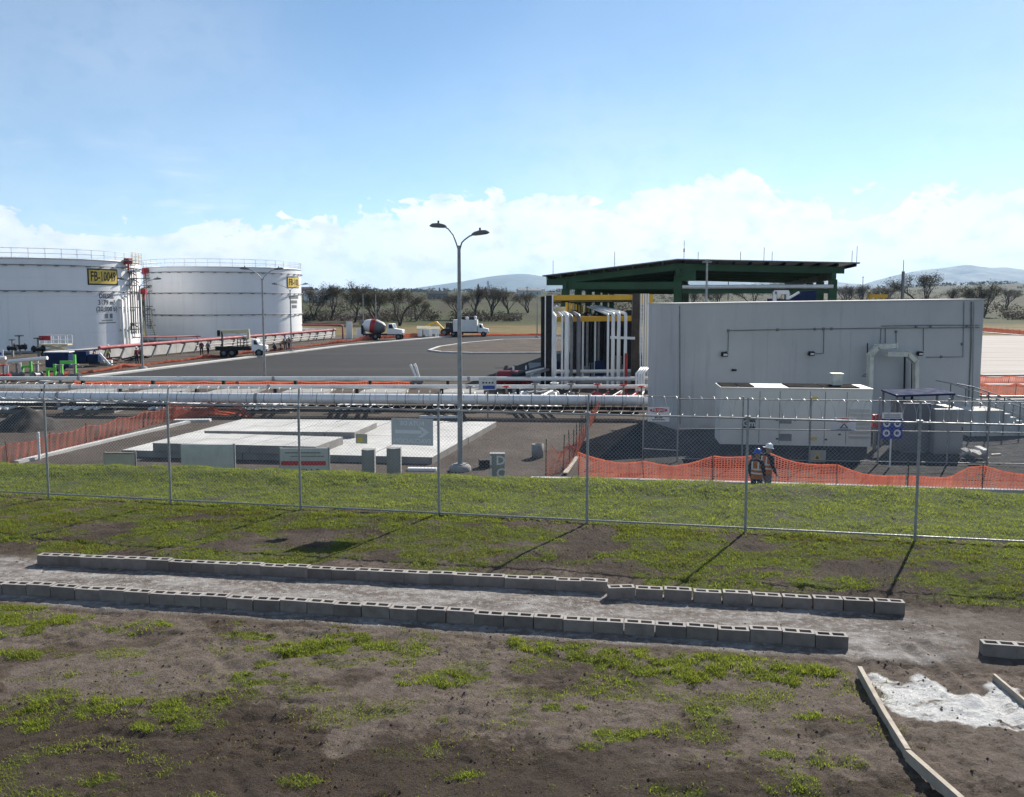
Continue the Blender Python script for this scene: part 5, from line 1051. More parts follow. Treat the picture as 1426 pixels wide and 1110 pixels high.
for a_ in ((437, 450, 404, 0, 'small dark tree just right of the farther tank', .3, 1.1), (461, 450, 400, 1, 'dark tree left of the plain pole behind the mixer truck', 1.3, 1.15), (494, 451, 398, 0, 'forked dark tree right behind the mixer drum', 2.5, 1.2), (525, 452, 399, 4, 'broad dark tree behind the cab of the mixer truck', 4.0, 1.2), (556, 454, 401, 1, 'olive tree leaning right of the mixer truck', 5.2, 1.25), (580, 450, 412, 0, 'low bushy tree at the right end of the left tree row', .8, 1.3),
           (640, 449, 404, 3, 'bare tree partly hidden by the tall lamp post', 1.0, 1.3), (662, 449, 400, 2, 'bare forked tree right behind the box truck', 3.3, 1.25), (684, 448, 402, 3, 'bare tree right of the box truck cab', 2.0, 1.15), (710, 447, 400, 2, 'rightmost bare tree before the loading rack', 5.5, 1.35), (735, 444, 408, 3, 'low twiggy tree just left of the loading rack', .4, 1.4),
           (1178, 441, 398, 3, 'twiggy tree right of the canopy columns', 1.2, 1.2), (1205, 442, 397, 2, 'twiggy tree above the middle of the grey roof on the right', 4.4, 1.2), (1236, 442, 396, 3, 'thin tree left of the lightning mast', .2, 1.2), (1287, 446, 388, 1, 'largest tree above the roof at the right', 2.2, 1.25), (1330, 444, 397, 2, 'small bare tree above the right roof corner', 3.9, 1.1), (1369, 448, 391, 4, 'forked tree standing clear at the right of the grey building', .9, 1.15), (1400, 441, 398, 3, 'bare tree at the far right edge of the plain', 2.8, 1.2),
           (960, 441, 403, 2, 'crown seen under the canopy left of its middle', 1.9, 1.4), (1000, 442, 398, 3, 'twiggy crown under the canopy beside the crossbar lamp', .3, 1.3), (1050, 443, 391, 1, 'round crown showing under the middle of the canopy', 2.6, 1.3), (1085, 441, 393, 2, 'bare crown under the right part of the canopy', 4.7, 1.2), (880, 440, 403, 0, 'dark crown seen under the left part of the canopy', 1.1, 1.4), (206, 446, 410, 0, 'dark tree visible in the gap between the two tanks', 3.1, 1.2), (780, 441, 406, 3, 'dark crown behind the left columns of the canopy', 2.3, 1.3)):
    tree(*a_)
# conifers on the skyline
def conifer(px, top, D, label):
    p = A(px, 410, D); gz = float(ground_z(p.x, D)); H = max(4, A(px, top, D).z - gz); o = empty('conifer_tree', (p.x, D, gz), px, label, 'tree', 'conifers on the skyline'); rs = np.random.RandomState(px)
    f = rs.rand(260) ** .8; a = rs.uniform(0, 2 * PI, 260); r_ = (1 - f) * H * .24 * rs.uniform(.4, 1, 260); put(leaves(np.stack([r_ * np.cos(a), r_ * np.sin(a), H * (.12 + .88 * f)], 1), H * .06, 3, H * .02, px, 'conifer'), 'crown', o); MB().tube([(0, 0, -.5), (0, 0, H * .8)], [H * .03, H * .01], 5).build('trunk', 'bark', o)
conifer(612, 401, 820, 'small conifer on the skyline left of the tall lamp post'); conifer(666, 396, 860, 'conifer on the skyline right of the tall lamp post'); conifer(676, 400, 900, 'lower conifer close to the pylon'); conifer(432, 407, 800, 'pointed conifer on the skyline beside the farther tank')
# scrub and far wood
rs = np.random.RandomState(4); n = 2600; D_ = rs.uniform(1050, 1650, n); u = rs.uniform(-.75, .75, n); keep = fbm(u * 14, D_ / 300, 3, 3) > .47; D_, u = D_[keep], u[keep]; x = u * D_; P_ = np.stack([x, D_, ground_z(x, D_) + rs.uniform(.5, 4.5, len(x))], 1)
o = stuff(put(leaves(P_, 1.9, 9, 2.2, 5, 'leaf', .5), 'distant_wood')); tag(o, 'dark band of far woodland along the skyline', 'woodland')
n = 7000; D_ = 232 + 700 * rs.rand(n) ** 2.0; u = rs.uniform(-.75, .75, n); keep = fbm(u * 20, D_ / 90, 4, 5) > .46; D_, u = D_[keep], u[keep]; x = u * D_; P_ = np.stack([x, D_, ground_z(x, D_) + rs.uniform(.1, 1.2, len(x))], 1)
o = stuff(put(leaves(P_, .34, 26, .95, 6, 'twig', .55), 'field_scrub')); tag(o, 'low brown scrub over the plain behind the tree rows', 'scrub')
# farm houses, pylon, poles
def house(px, D, w_, d_, h_, wall, roof, label):
    p = A(px, 415, D); gz = float(ground_z(p.x, D)); o = empty('farm_house', (p.x, D, gz - .2), .2, label, 'house'); MB().bx(-w_ / 2, w_ / 2, 0, d_, 0, h_).build('wall', wall, o)
    MB().extr([(-.5, h_), (d_ + .5, h_), (d_ / 2, h_ + 1.6)], 'x', -w_ / 2 - .4, w_ / 2 + .4).build('roof', roof, o)
    for k in (-.28, .05, .32): MB().bx(w_ * k - .5, w_ * k + .5, -.06, .05, 1, 2.1).build('window', 'glass', o)
house(443, 420, 14, 7, 4.5, 'white', 'dull', 'long white farm building behind the trees right of the farther tank'); house(610, 470, 11, 6, 3.2, 'dull', 'dark', 'dark roofed farm shed on the green slope left of the lamp post'); house(738, 640, 18, 7, 3.6, 'concrete', 'dull', 'pale farm building on the plain beside the rack'); house(424, 640, 12, 7, 3.6, 'greyconc', 'brown', 'grey farm house low on the skyline beside the tank')
def pylon(px, top, D, label):
    p = A(px, 410, D); gz = float(ground_z(p.x, D)); H = A(px, top, D).z - gz; o = empty('pylon', (p.x, D, gz), .5, label, 'pylon'); m = MB()
    for sx in (-1, 1):
        for sy in (-1, 1): MB().bar((sx * 1.6, sy * 1.6, 0), (sx * .3, sy * .3, H), .22, .22).build('leg', 'dull', o)
    for k in range(7): f, g = k / 7, (k + 1) / 7; w0, w1 = 1.6 - 1.3 * f, 1.6 - 1.3 * g; m.bar((-w0, -w0, H * f), (w1, -w1, H * g), .14, .14).bar((w0, -w0, H * f), (-w1, -w1, H * g), .14, .14)
    m.build('lattice', 'dull', o)
    for z_ in (.8, .92): MB().bar((-2.6, 0, H * z_), (2.6, 0, H * z_), .2, .2).build('cross_arm', 'dull', o)
pylon(679.5, 391, 950, 'lattice pylon on the skyline right of the tall lamp post')
for px, top, D, lb in ((734, 399, 600, 'far utility pole on the skyline left of the loading rack'), (705, 401, 700, 'far utility pole above the bare tree row'), (1014, 390, 520, 'far utility pole under the canopy beside the crossbar lamp'), (1093, 392, 520, 'far utility pole under the right half of the canopy'), (1201, 385, 620, 'far utility pole right of the canopy end')):
    p = A(px, 410, D); gz = float(ground_z(p.x, D)); H = A(px, top, D).z - gz; o = empty('utility_pole', (p.x, D, gz), .3, lb, 'pole', 'utility poles on the skyline'); MB().tube([(0, 0, 0), (0, 0, H)], .24, 6).build('pole', 'bark', o); MB().bar((-1.2, 0, H - .8), (1.2, 0, H - .8), .2, .2).build('cross_arm', 'bark', o)

# ================================================================ haze in the air
h = MB().bx(-13000, 13000, -3100, 12500, -3.0, 460.0).build('haze', 'white'); h.data.materials.clear()
t = NT('haze_air'); t.n.remove(t.b); v = t.node('ShaderNodeVolumePrincipled'); v.inputs['Density'].default_value = 6.0e-5; v.inputs['Color'].default_value = (.42, .66, 1, 1); v.inputs['Anisotropy'].default_value = .25
t.l.new(v.outputs[0], t.o.inputs['Volume']); h.data.materials.append(t.m); stuff(h); tag(h, 'thin pale haze filling the air over the plain', 'haze')
# ================================================================ orange barrier netting
def netting(pts, h, label, du=.10, nh=13, rib=.020, stakes=2.4, sag=.18, seed=1, lean=.12, mat='orange', stake_mat='brown', name='barrier_net', hmul=None):
    P_ = [Vector((p[0], p[1], 0)) for p in pts]; o = empty(name, P_[0], 0, label, 'barrier'); rr = random.Random(seed); S = [0]
    for a, b in zip(P_[:-1], P_[1:]): S.append(S[-1] + (b - a).length)
    def at(s_):
        s_ = min(max(s_, 0), S[-1] - 1e-6); i = max(k for k in range(len(S) - 1) if S[k] <= s_); f = (s_ - S[i]) / (S[i + 1] - S[i]); d = (P_[i + 1] - P_[i]).normalized(); return P_[i].lerp(P_[i + 1], f) - P_[0], d
    nu = int(S[-1] / du); V = []; Fq = []
    us = np.arange(nu + 1) * du; top = h * (1 - sag * np.abs(np.sin(us * PI / stakes)) - .45 * sag * fbm(us * .7, us * 0 + seed, 3, seed % 5)) ; bel = (fbm(us * .9, us * 0 + 3.3 * seed, 3, 2) - .5) * .5
    if hmul is not None: top = top * np.interp(us / S[-1], [q[0] for q in hmul], [q[1] for q in hmul])
    C = [at(u) for u in us]
    def pt(i, f):
        c, d = C[i]; n_ = Vector((-d.y, d.x, 0)); return c + n_ * (bel[i] * math.sin(f * PI) * .5 - lean * f + .02 * math.sin(i * 1.7)) + Vector((0, 0, .04 + top[i] * f))
    for i in range(nu + 1):                             # upright strands
        c, d = C[i]; b0 = len(V)
        for k in range(5): p = pt(i, k / 4); V.extend([p - d * rib * .5, p + d * rib * .5])
        for k in range(4): Fq.append((b0 + 2 * k, b0 + 2 * k + 1, b0 + 2 * k + 3, b0 + 2 * k + 2))
    for j in range(nh + 1):                             # level strands
        f = j / nh; w_ = rib * (.5 if 0 < j < nh else 1.2); b0 = len(V)
        for i in range(nu + 1): p = pt(i, f) - Vector((0, .004, 0)); V.extend([p - Vector((0, 0, w_)), p + Vector((0, 0, w_))])
        for i in range(nu): Fq.append((b0 + 2 * i, b0 + 2 * i + 2, b0 + 2 * i + 3, b0 + 2 * i + 1))
    stuff(put(npmesh('net', [tuple(v) for v in V], Fq, mat), 'net', o))
    k = 0.0
    while k <= S[-1]:
        c, d = at(k); MB().tube([c - Vector((0, 0, .1)), c + Vector((rr.uniform(-.06, .06), rr.uniform(-.06, .06), h * rr.uniform(1.0, 1.15)))], .018, 6).build('stake', stake_mat, o); k += stakes
    return o
t = NT('orange_net'); k = t.ramp(t.noise(t.coord('Object'), 1.2, 4), [(.3, (.50, .11, .055)), (.7, (.64, .19, .115))]); t.set(k, .5); tr = t.node('ShaderNodeBsdfTranslucent'); t.inp(tr.inputs[0], k); ms = t.node('ShaderNodeMixShader'); ms.inputs[0].default_value = .45
t.l.new(t.b.outputs[0], ms.inputs[1]); t.l.new(tr.outputs[0], ms.inputs[2]); t.l.new(ms.outputs[0], t.o.inputs[0]); M['orange'] = t.m
netting([G(805, 666), G(880, 668.5), G(1045, 674)], 1.0, 'orange barrier net along the kerb from the dark stakes to the two workers', seed=2, hmul=[(0, 1), (.25, .75), (.55, .7), (1, 1.25)])
netting([G(1066, 675), G(1150, 678), G(1260, 682)], .95, 'orange barrier net along the kerb right of the two workers', seed=3, hmul=[(0, 1.25), (.45, .9), (.7, .62), (1, .55)])
netting([G(1264, 681.5), G(1345, 684), G(1430, 686.5), G(1640, 692)], .95, 'crumpled orange barrier net along the kerb at the right edge', seed=4, hmul=[(0, .5), (.15, .6), (.22, 1.0), (.5, .8), (1, .8)])
netting([G(760, 664), G(790, 655), G(808, 625), G(820, 598), G(829, 583)], 1.25, 'torn orange barrier net on dark stakes running back towards the pipes', seed=5, stakes=1.15, stake_mat='dark', lean=.25, sag=.3)
netting([G(-60, 664), G(21, 644), G(119, 618), G(233, 586), G(335, 574)], .85, 'long orange barrier net running diagonally past the soil heap', seed=6, du=.11)
netting([G(240, 584), G(300, 577), G(352, 581)], .8, 'crumpled orange net behind the left corner of the foundation slab', seed=7, sag=.5, lean=.5)
netting([G(105, 540), G(330, 540), G(590, 540)], .42, 'red orange net strip along the asphalt behind the pipes', seed=8, du=.2, nh=6, rib=.075)
netting([G(-20, 533), G(60, 527), G(130, 519), G(200, 509), G(300, 497.5), G(350, 492), G(395, 487.5)], .42, 'orange net along the kerb in front of the tanks', seed=9, du=.3, nh=5, rib=.08, sag=.5, stakes=7.3, hmul=[(0, .3), (.1, 1), (.18, .4), (.33, 1.1), (.4, .3), (.55, .5), (.62, 1.2), (.7, .2), (.85, .9), (1, .5)])
netting([G(398, 487), G(445, 481), G(500, 475), G(552, 470), G(600, 469)], .6, 'orange net along the far kerb beside the mixer truck', seed=10, du=.35, nh=5, rib=.09, sag=.5, stakes=8.1, hmul=[(0, .5), (.2, .3), (.3, 1), (.45, .6), (.6, 1.3), (.75, 1), (.9, 1.4), (1, .4)])
netting([G(605, 469), G(660, 468), G(760, 467)], .42, 'orange net in front of the box truck at the far asphalt edge', seed=11, du=.4, nh=4, rib=.10, sag=.5, stakes=9.7, hmul=[(0, 1), (.15, 1.4), (.3, .4), (.5, .7), (.6, 1.1), (1, .7)])
netting([G(1366, 462), G(1400, 465), G(1440, 468.5), G(1540, 475)], .9, 'far orange net beside the pale yard on the right', seed=12, du=.35, nh=6, rib=.11)
netting([G(1362, 533), G(1450, 533)], .5, 'pinkish orange net between two kerbs right of the building', seed=13, du=.16, nh=9, rib=.032)
netting([G(1362, 550), G(1450, 551)], .8, 'orange net behind the stair right of the building', seed=14, du=.16, nh=9, rib=.032)

# ================================================================ boards, pedestals and small things behind the bank crest
def standing_board(px0, px1, py, Y, label, face, posts='steel', rz=0.0):
    a = A(px0, py, Y); b = A(px1, py, Y); wd = b.x - a.x; o = empty('site_board', ((a.x + b.x) / 2, Y, 0), rz, label, 'board'); H = a.z
    MB().bx(-wd / 2, wd / 2, -.02, .02, .55, H).build('panel', face, o)
    for s_ in (-1, 1): MB().bx(s_ * wd / 2 - .035, s_ * wd / 2 + .035, .022, .08, 0, H + .02).build('post', posts, o)
    return o, wd, H
o, wd, H = standing_board(145, 187, 630, 27, 'small pale framed board at the left behind the grass crest', 'plywood', 'dull'); MB().bx(-wd / 2, wd / 2, -.035, -.022, H - .05, H).build('frame_bar', 'dull', o)
o, wd, H = standing_board(252, 325, 619, 26.4, 'large plain grey board behind the grass crest', 'signgrey'); MB().box((-.12, -.024, H - .75), (.4, .004, .12)).build('smudge_mark', 'dull', o)
o, wd, H = standing_board(390, 457, 624, 26.2, 'grey site board with a red stripe and hand painted letters', 'signgrey'); MB().bx(-wd / 2 + .03, wd / 2 - .08, -.026, -.022, H - .56, H - .42).build('red_stripe', 'inkred', o)
letter(o, 'SA-SIN-B', .30, -.05, H - .80, 'blue', y=-.025); MB().bx(-wd * .4, wd * .35, -.025, -.022, H - .17, H - .13).build('text_line', 'dull', o); MB().bx(-wd * .3, wd * .42, -.025, -.022, H - .28, H - .25).build('text_line', 'dull', o)
for (x0, x1, py, lb, Y) in ((502.5, 520.5, 627, 'grey concrete pedestal left of its twin behind the grass', 25.6), (537.5, 557, 625, 'grey concrete pedestal right of its twin behind the grass', 25.6)):
    a = A(x0, py, Y); b = A(x1, py, Y); wd = b.x - a.x; o = empty('pedestal', ((a.x + b.x) / 2, Y, 0), .0, lb, 'pedestal'); MB().add([(-wd / 2, .1, 0), (0, -.02, 0), (wd / 2, .1, 0), (wd / 2, .35, 0), (-wd / 2, .35, 0), (-wd / 2, .1, a.z), (0, -.02, a.z), (wd / 2, .1, a.z), (wd / 2, .35, a.z), (-wd / 2, .35, a.z)], [(0, 1, 6, 5), (1, 2, 7, 6), (2, 3, 8, 7), (3, 4, 9, 8), (4, 0, 5, 9), (5, 6, 7, 8, 9)]).build('shaft', 'greyconc', o)
Y = 25.4; a = A(682, 632, Y); b = A(703, 632, Y); wd = b.x - a.x; o = empty('marker_block', ((a.x + b.x) / 2, Y, 0), 0, 'grey marker block with white painted figures behind the grass', 'marker'); MB().bx(-wd / 2, wd / 2, 0, .3, 0, a.z).build('shaft', 'greyconc', o)
letter(o, 'I D', .40, 0, a.z - .22, 'inkwhite', y=-.006); letter(o, 'I C', .40, 0, a.z - .62, 'inkwhite', y=-.006)
p = G(748.5, 637); o = MB().lathe([(.0, .0), (.24, 0), (.25, .56), (.21, .56), (.20, .1), (0, .1)], 18).build('concrete_ring', 'greyconc', None, p); tag(o, 'short upright concrete pipe on the bare soil near the orange stakes', 'concrete pipe')
p = G(675, 651); o = MB().box((0, 0, .15), (.42, .36, .3), .2).box((0, 0, .31), (.46, .40, .03), .2).build('manhole_box', 'heap', None, p); tag(o, 'small dark box on the soil left of the painted marker block', 'box')
a = G(787, 662); b = G(803, 640); o = MB().bar(Vector((0, 0, .08)), b - a + Vector((0, 0, .1)), .18, .05).build('loose_plank', 'wood', None, a); tag(o, 'pale plank lying in the trench beside the orange stakes', 'plank')
p = G(55, 640); o = MB().tube([(0, 0, 0), (0, 0, 1.1)], .05, 8).lathe([(.05, 1.1), (.03, 1.14), (0, 1.15)], 8).build('bollard', 'signwhite', None, p); tag(o, 'white bollard standing in front of the orange net on the left', 'bollard')
Yn = 44.5; a = A(667, 535, Yn); b = A(691, 535, Yn); zt_, zb_ = A(679, 525, Yn).z, A(679, 543, Yn).z; wd = b.x - a.x; o = empty('notice_sign', ((a.x + b.x) / 2, Yn, 0), 0, 'grey notice sign with a blue panel in front of the red vessel', 'sign'); MB().bx(-wd / 2, wd / 2, -.02, .02, zb_, zt_).build('panel', 'signgrey', o); MB().bx(-wd * .28, wd * .42, -.026, -.022, zb_ + .05, zb_ + .24).build('blue_panel', 'signblue', o); MB().tube([(0, .05, 0), (0, .05, zb_)], .04, 8).build('post', 'steel', o)
for k in range(4): MB().bx(-wd * .3 + k * wd * .18, -wd * .2 + k * wd * .18, -.026, -.022, zt_ - .36, zt_ - .27).build('text_line', 'ink', o)
Yn = 77; a = A(182, 524, Yn); b = A(200, 524, Yn); zt_ = A(190, 516, Yn).z; wd = b.x - a.x; o = empty('road_sign', ((a.x + b.x) / 2, Yn, 0), 0, 'white double road sign hung on the lamp post before the nearer tank', 'sign'); MB().bx(-wd / 2, -.05, -.02, .02, zt_ - .55, zt_).build('panel', 'signwhite', o); MB().bx(0.02, wd / 2, -.02, .02, zt_ - .55, zt_).build('panel', 'signwhite', o); MB().bx(-wd / 2, wd / 2, -.02, .02, zt_ - 1.15, zt_ - .62).build('panel', 'signwhite', o); MB().tube([(wd / 2 - .1, .06, 0), (wd / 2 - .1, .06, zt_)], .05, 6).build('post', 'steel', o)

# ================================================================ vehicles
def wheel(parent, x, y, r_, w_=.3):
    q = MB().lathe([(r_ * .55, -w_ / 2), (r_ * .95, -w_ / 2), (r_, -w_ * .3), (r_, w_ * .3), (r_ * .95, w_ / 2), (r_ * .55, w_ / 2)], 18).build('wheel', 'black', parent, (x, y, r_), (PI / 2, 0, 0)); MB().lathe([(0, -w_ * .38), (r_ * .56, -w_ * .45), (r_ * .56, w_ * .45), (0, w_ * .38)], 14).build('rim', 'dull', q); return q
def cab(o, x0, x1, w_, z0, z1, hood, mat='white'):
    # cab with a hood in front (+x)
    prof = [(x0, z0), (x1 + hood, z0), (x1 + hood, z0 + (z1 - z0) * .42), (x1 + .1, z0 + (z1 - z0) * .52), (x1 - .25, z1), (x0 + .05, z1), (x0, z1 - .15)]
    q = MB().extr(prof, 'y', -w_ / 2, w_ / 2).build('cab', mat, o)
    for s_ in (-1, 1): MB().extr([(x0 + .25, z0 + (z1 - z0) * .55), (x1 - .08, z0 + (z1 - z0) * .55), (x1 - .35, z1 - .12), (x0 + .25, z1 - .12)], 'y', s_ * (w_ / 2 + .004), s_ * (w_ / 2 + .012)).build('side_window', 'glass', q)
    MB().add([(x1 + .085, -w_ * .42, z0 + (z1 - z0) * .56), (x1 + .085, w_ * .42, z0 + (z1 - z0) * .56), (x1 - .215, w_ * .4, z1 - .08), (x1 - .215, -w_ * .4, z1 - .08)], [(0, 1, 2, 3)]).build('windscreen', 'glass', q)
    MB().box((x1 + hood + .05, 0, z0 + .05), (.15, w_, .25)).build('bumper', 'dull', q)
    for s_ in (-1, 1): MB().box((x1 + hood + .02, s_ * w_ * .36, z0 + .38), (.08, .25, .2)).build('headlight', 'signwhite', q)
    return q
# cement mixer truck
p = G(534, 473); o = empty('mixer_truck', p, R(-4), 'white cement mixer truck with a red band on its drum at the far kerb', 'truck'); s_ = 1.0
MB().bx(-3.4, 3.2, -.45, .45, .75, 1.0).build('chassis', 'dark', o); cab(o, .9, 2.0, 2.2, .95, 2.65, 1.35)
dp = [(-3.4, 2.25, .55), (-2.9, 2.3, .95), (-1.9, 2.25, 1.18), (-1.2, 2.15, 1.2), (-.2, 1.95, .95), (.35, 1.85, .55)]
for k_, mt in (((0, 3), 'white'), ((2, 4), 'red'), ((3, 5), 'roofgrey')):
    sub = dp[k_[0]:k_[1] + 1]
    if mt == 'red': sub = [(-2.0, 2.26, 1.19), (-1.2, 2.15, 1.21)]
    MB().tube([(q[0], 0, q[1]) for q in sub], [q[2] for q in sub], 20).build('drum' if mt == 'white' else 'drum_band' if mt == 'red' else 'drum_nose', mt, o)
MB().bx(-3.9, -3.1, -.5, .5, 2.5, 3.1).build('hopper', 'dull', o); MB().bx(-3.5, -3.2, -.9, .9, .9, 2.4).build('drum_stand', 'dark', o)
for x_, y_ in ((2.7, 1.0), (-2.3, 1.0), (-1.1, 1.0)):
    for t_ in (-1, 1): wheel(o, x_, t_ * y_, .5)
# box truck with load on the roof
p = G(656, 468.5); o = empty('box_truck', p, R(-3), 'white box truck with black bundles on its roof at the far asphalt edge', 'truck')
MB().bx(-3.1, 2.9, -.45, .45, .6, .85).build('chassis', 'dark', o); cab(o, 1.35, 2.2, 2.0, .75, 2.25, .95); MB().bx(-3.1, 1.2, -1.15, 1.15, .9, 3.0).build('cargo_box', 'whitepipe', o)
rr = random.Random(5)
for k in range(9): MB().lathe([(0, -.2), (.3, -.15), (.36, .05), (.22, .28), (0, .34)], 8).build('roof_bundle', 'black' if k % 4 else 'signwhite', o, (-2.1 + k * .36, rr.uniform(-.6, .4), 3.2 + rr.random() * .15), (rr.random(), rr.random(), 0))
for x_ in (2.3, -1.9):
    for t_ in (-1, 1): wheel(o, x_, t_ * .9, .45)
# backhoe beside it
p = G(627, 468.5); o = empty('backhoe_loader', p, R(170), 'yellow backhoe parked behind the box truck', 'backhoe'); MB().bx(-1.0, 1.2, -.7, .7, .7, 1.4).build('body', 'dark', o); MB().extr([(-.5, 1.4), (.7, 1.4), (.6, 2.5), (-.4, 2.5)], 'y', -.65, .65).build('cabin', 'glass', o); MB().bar((1.2, 0, 1.2), (2.6, 0, 2.6), .3, .35).bar((2.6, 0, 2.6), (4.1, 0, 2.0), .28, .3).build('boom', 'yellow', o); MB().box((4.2, 0, 1.75), (.6, .6, .5), 0, 0, .5).build('bucket', 'yellow', o)
for x_, r_ in ((-.8, .45), (.9, .7)):
    for t_ in (-1, 1): wheel(o, x_, t_ * .8, r_)
# white tanks and panels near them
for px, w_, h_, lb in ((590, 1.3, 1.5, 'white portable cabin with a sloped roof left of the backhoe'), (604, 1.1, 1.4, 'white water tank beside the portable cabin')):
    p = G(px, 469.5); o = empty('portable_cabin', p, .1, lb, 'cabin'); MB().bx(-w_ / 2 - .4, w_ / 2 + .4, 0, 1.4, .1, h_).build('wall', 'white', o); MB().extr([(-.2, h_), (1.6, h_), (.7, h_ + .45)], 'x', -w_ / 2 - .55, w_ / 2 + .55).build('roof', 'cream', o); MB().bx(-.25, .25, -.03, .0, .1, h_ - .2).build('door', 'dull', o)
for px, py, lb in ((594, 461, 'white double notice panel near the far asphalt edge'), (606, 460, 'white notice panel closest to the backhoe')):
    p = G(px, 470); z_ = A(px, py - 2, p.y).z; o = empty('notice_stand', p, 0, lb, 'panel'); MB().bx(-.55, .55, -.03, .03, z_ - .9, z_).build('board', 'white', o); MB().bar((-.4, 0, 0), (-.4, 0, z_ - .9), .06, .06).build('leg', 'dull', o); MB().bar((.4, 0, 0), (.4, 0, z_ - .9), .06, .06).build('leg', 'dull', o)
# crane truck near the tanks
p = G(330, 496.5); o = empty('crane_truck', p, R(9), 'black flatbed truck with a cream crane boom and white cab before the farther tank', 'truck')
MB().bx(-2.2, 1.6, -1.0, 1.0, .75, 1.0).build('bed', 'black', o); MB().bx(-2.2, 1.6, -1.05, -.98, 1.0, 1.25).build('bed_side', 'black', o); cab(o, 1.8, 2.6, 2.0, .7, 2.0, .8)
for x_ in (.25, .6, .95, 1.3): MB().bx(x_ - .04, x_ + .04, -1.0, -.92, 1.0, 2.05).build('rack_post', 'black', o)
for z_ in (1.3, 1.65, 2.0): MB().bx(.2, 1.5, -1.0, -.92, z_, z_ + .08).build('rack_bar', 'black', o)
MB().bx(-1.65, -1.5, -.2, .2, 1.0, 2.9).build('boom_post', 'black', o); MB().bar((-1.75, 0, 2.85), (1.45, 0, 2.95), .4, .42).build('boom', 'cream', o); MB().bar((0, 0, 2.7), (1.3, 0, 2.15), .14, .14).build('ram', 'white', o); MB().bx(1.2, 1.5, -.25, .25, 2.05, 2.75).build('slewing_post', 'cream', o); MB().box((-1.95, 0, 2.7), (.3, .35, .7)).build('hook_block', 'black', o)
for x_ in (2.6, -1.3, -.4):
    for t_ in (-1, 1): wheel(o, x_, t_ * .85, .45)
# scissor lift against the nearer tank
p = G(79, 497); o = empty('scissor_lift', p, R(4), 'cream scissor lift with a red banner on its platform beside the nearer tank', 'scissor lift'); L2 = 1.55
MB().bx(-L2, L2, -.6, .6, .35, .75).build('chassis', 'cream', o); MB().bx(-L2, L2, -.6, .6, 1.35, 1.5).build('platform', 'cream', o)
for y_ in (-.5, .5):
    MB().bar((-1.3, y_, .75), (1.3, y_, 1.35), .1, .12).bar((1.3, y_ + .06, .75), (-1.3, y_ + .06, 1.35), .1, .12).build('scissor_arms', 'cream', o)
for y_ in (-.6, .6):
    for z_ in (1.95, 2.5): MB().bar((-L2, y_, z_), (L2, y_, z_), .05, .05).build('guard_rail', 'signwhite', o)
    for k in range(5): MB().bar((-L2 + k * L2 / 2, y_, 1.5), (-L2 + k * L2 / 2, y_, 2.5), .05, .05).build('rail_post', 'signwhite', o)
MB().bx(-L2, -.3, -.66, -.63, 1.95, 2.45).build('banner', 'inkred', o)
for x_ in (-1.1, 1.1):
    for t_ in (-1, 1): wheel(o, x_, t_ * .6, .33)
# compressors, trestles and pipework at the left edge
p = G(80, 517); o = empty('compressor', p, R(8), 'dark blue compressor box with a white lid behind the green trestles', 'compressor'); MB().bx(-1.0, 1.0, 0, 1.2, .35, 1.7).build('housing', 'blue', o); MB().bx(-1.1, 1.1, -.05, 1.25, 1.703, 1.8).build('lid', 'white', o); MB().bar((-1.0, .6, .3), (2.0, .6, .35), .12, .12).build('draw_bar', 'dull', o)
for t_ in (0, 1.2): wheel(o, 0, t_, .35, .2)
p = G(117, 511); o = empty('cable_drum_trailer', p, R(6), 'navy blue equipment skid right of the compressor', 'skid'); MB().bx(-1.5, 1.5, 0, 1.1, .3, .5).build('frame', 'dark', o); MB().bx(-1.4, .2, .1, 1.0, .5, 1.5).build('engine_box', 'blue', o); MB().bx(.3, 1.3, .1, 1.0, .5, 1.2).build('fuel_tank', 'blue', o); MB().bar((-1.6, .1, 1.55), (1.4, .1, 1.65), .1, .1).build('lifting_bar', 'blue', o); MB().bar((1.5, 0, 1.3), (2.4, 0, .2), .12, .2).build('ramp', 'signwhite', o)
def trestle(px, py, top, w_, label):
    p = G(px, py); H = A(px, top, p.y).z; o = empty('pipe_trestle', p, 0, label, 'trestle', 'green trestles at the left edge')
    MB().bx(w_ - .09, w_ + .09, -.09, .09, 0, H).build('leg', 'lime', o); MB().bx(-w_ - .09, -w_ + .09, -.09, .09, 0, H * .75).build('leg', 'lime', o); MB().bx(-w_, w_, -.08, .08, H * .62, H * .75).build('cross_beam', 'lime', o); return o
trestle(38, 528, 502, .35, 'light green trestle left of the compressor'); trestle(72, 529, 507, .30, 'short light green trestle in front of the compressor'); trestle(96, 528, 494, .55, 'tall light green trestle right of the compressor')
p = G(0, 530); o = empty('pipe_spool', (p.x, p.y + 1, 0), 0, 'white pipe spool with a double bend at the left edge', 'pipe spool'); fx = lambda px, py: A(px, py, p.y + 1) - Vector((p.x, p.y + 1, 0))
MB().tube([fx(-20, 523), fx(5, 522.5), fx(9, 519), fx(9, 509), fx(13, 503), fx(40, 501), fx(66, 498.5)], .16, 10).build('pipe', 'white', o); MB().tube([fx(-20, 500), fx(8, 498.5)], .14, 8).build('pipe', 'white', o)
for px, py in ((28, 501), (52, 499)): q = fx(px, py); MB().tube([Vector((q.x, 0, 0)), q], .07, 6).build('stand', 'whitepipe', o)
MB().tube([fx(-15, 536), fx(35, 533), fx(62, 531)], .15, 8).build('pipe', 'white', o)
for i, (px, py, mt) in enumerate(((6, 530, 'red'), (24, 527, 'dull'), (52, 528, 'dull'), (84, 530, 'dull'), (105, 529, 'dull'))):
    q = G(px, py + 3); valve(q.x, q.y, .5, mt, 'gate valve ' + ['with a red body at the left edge', 'under the white pipe spool', 'between the first two green trestles', 'in front of the compressor', 'right of the tallest green trestle'][i], 1.5, .7 * i)
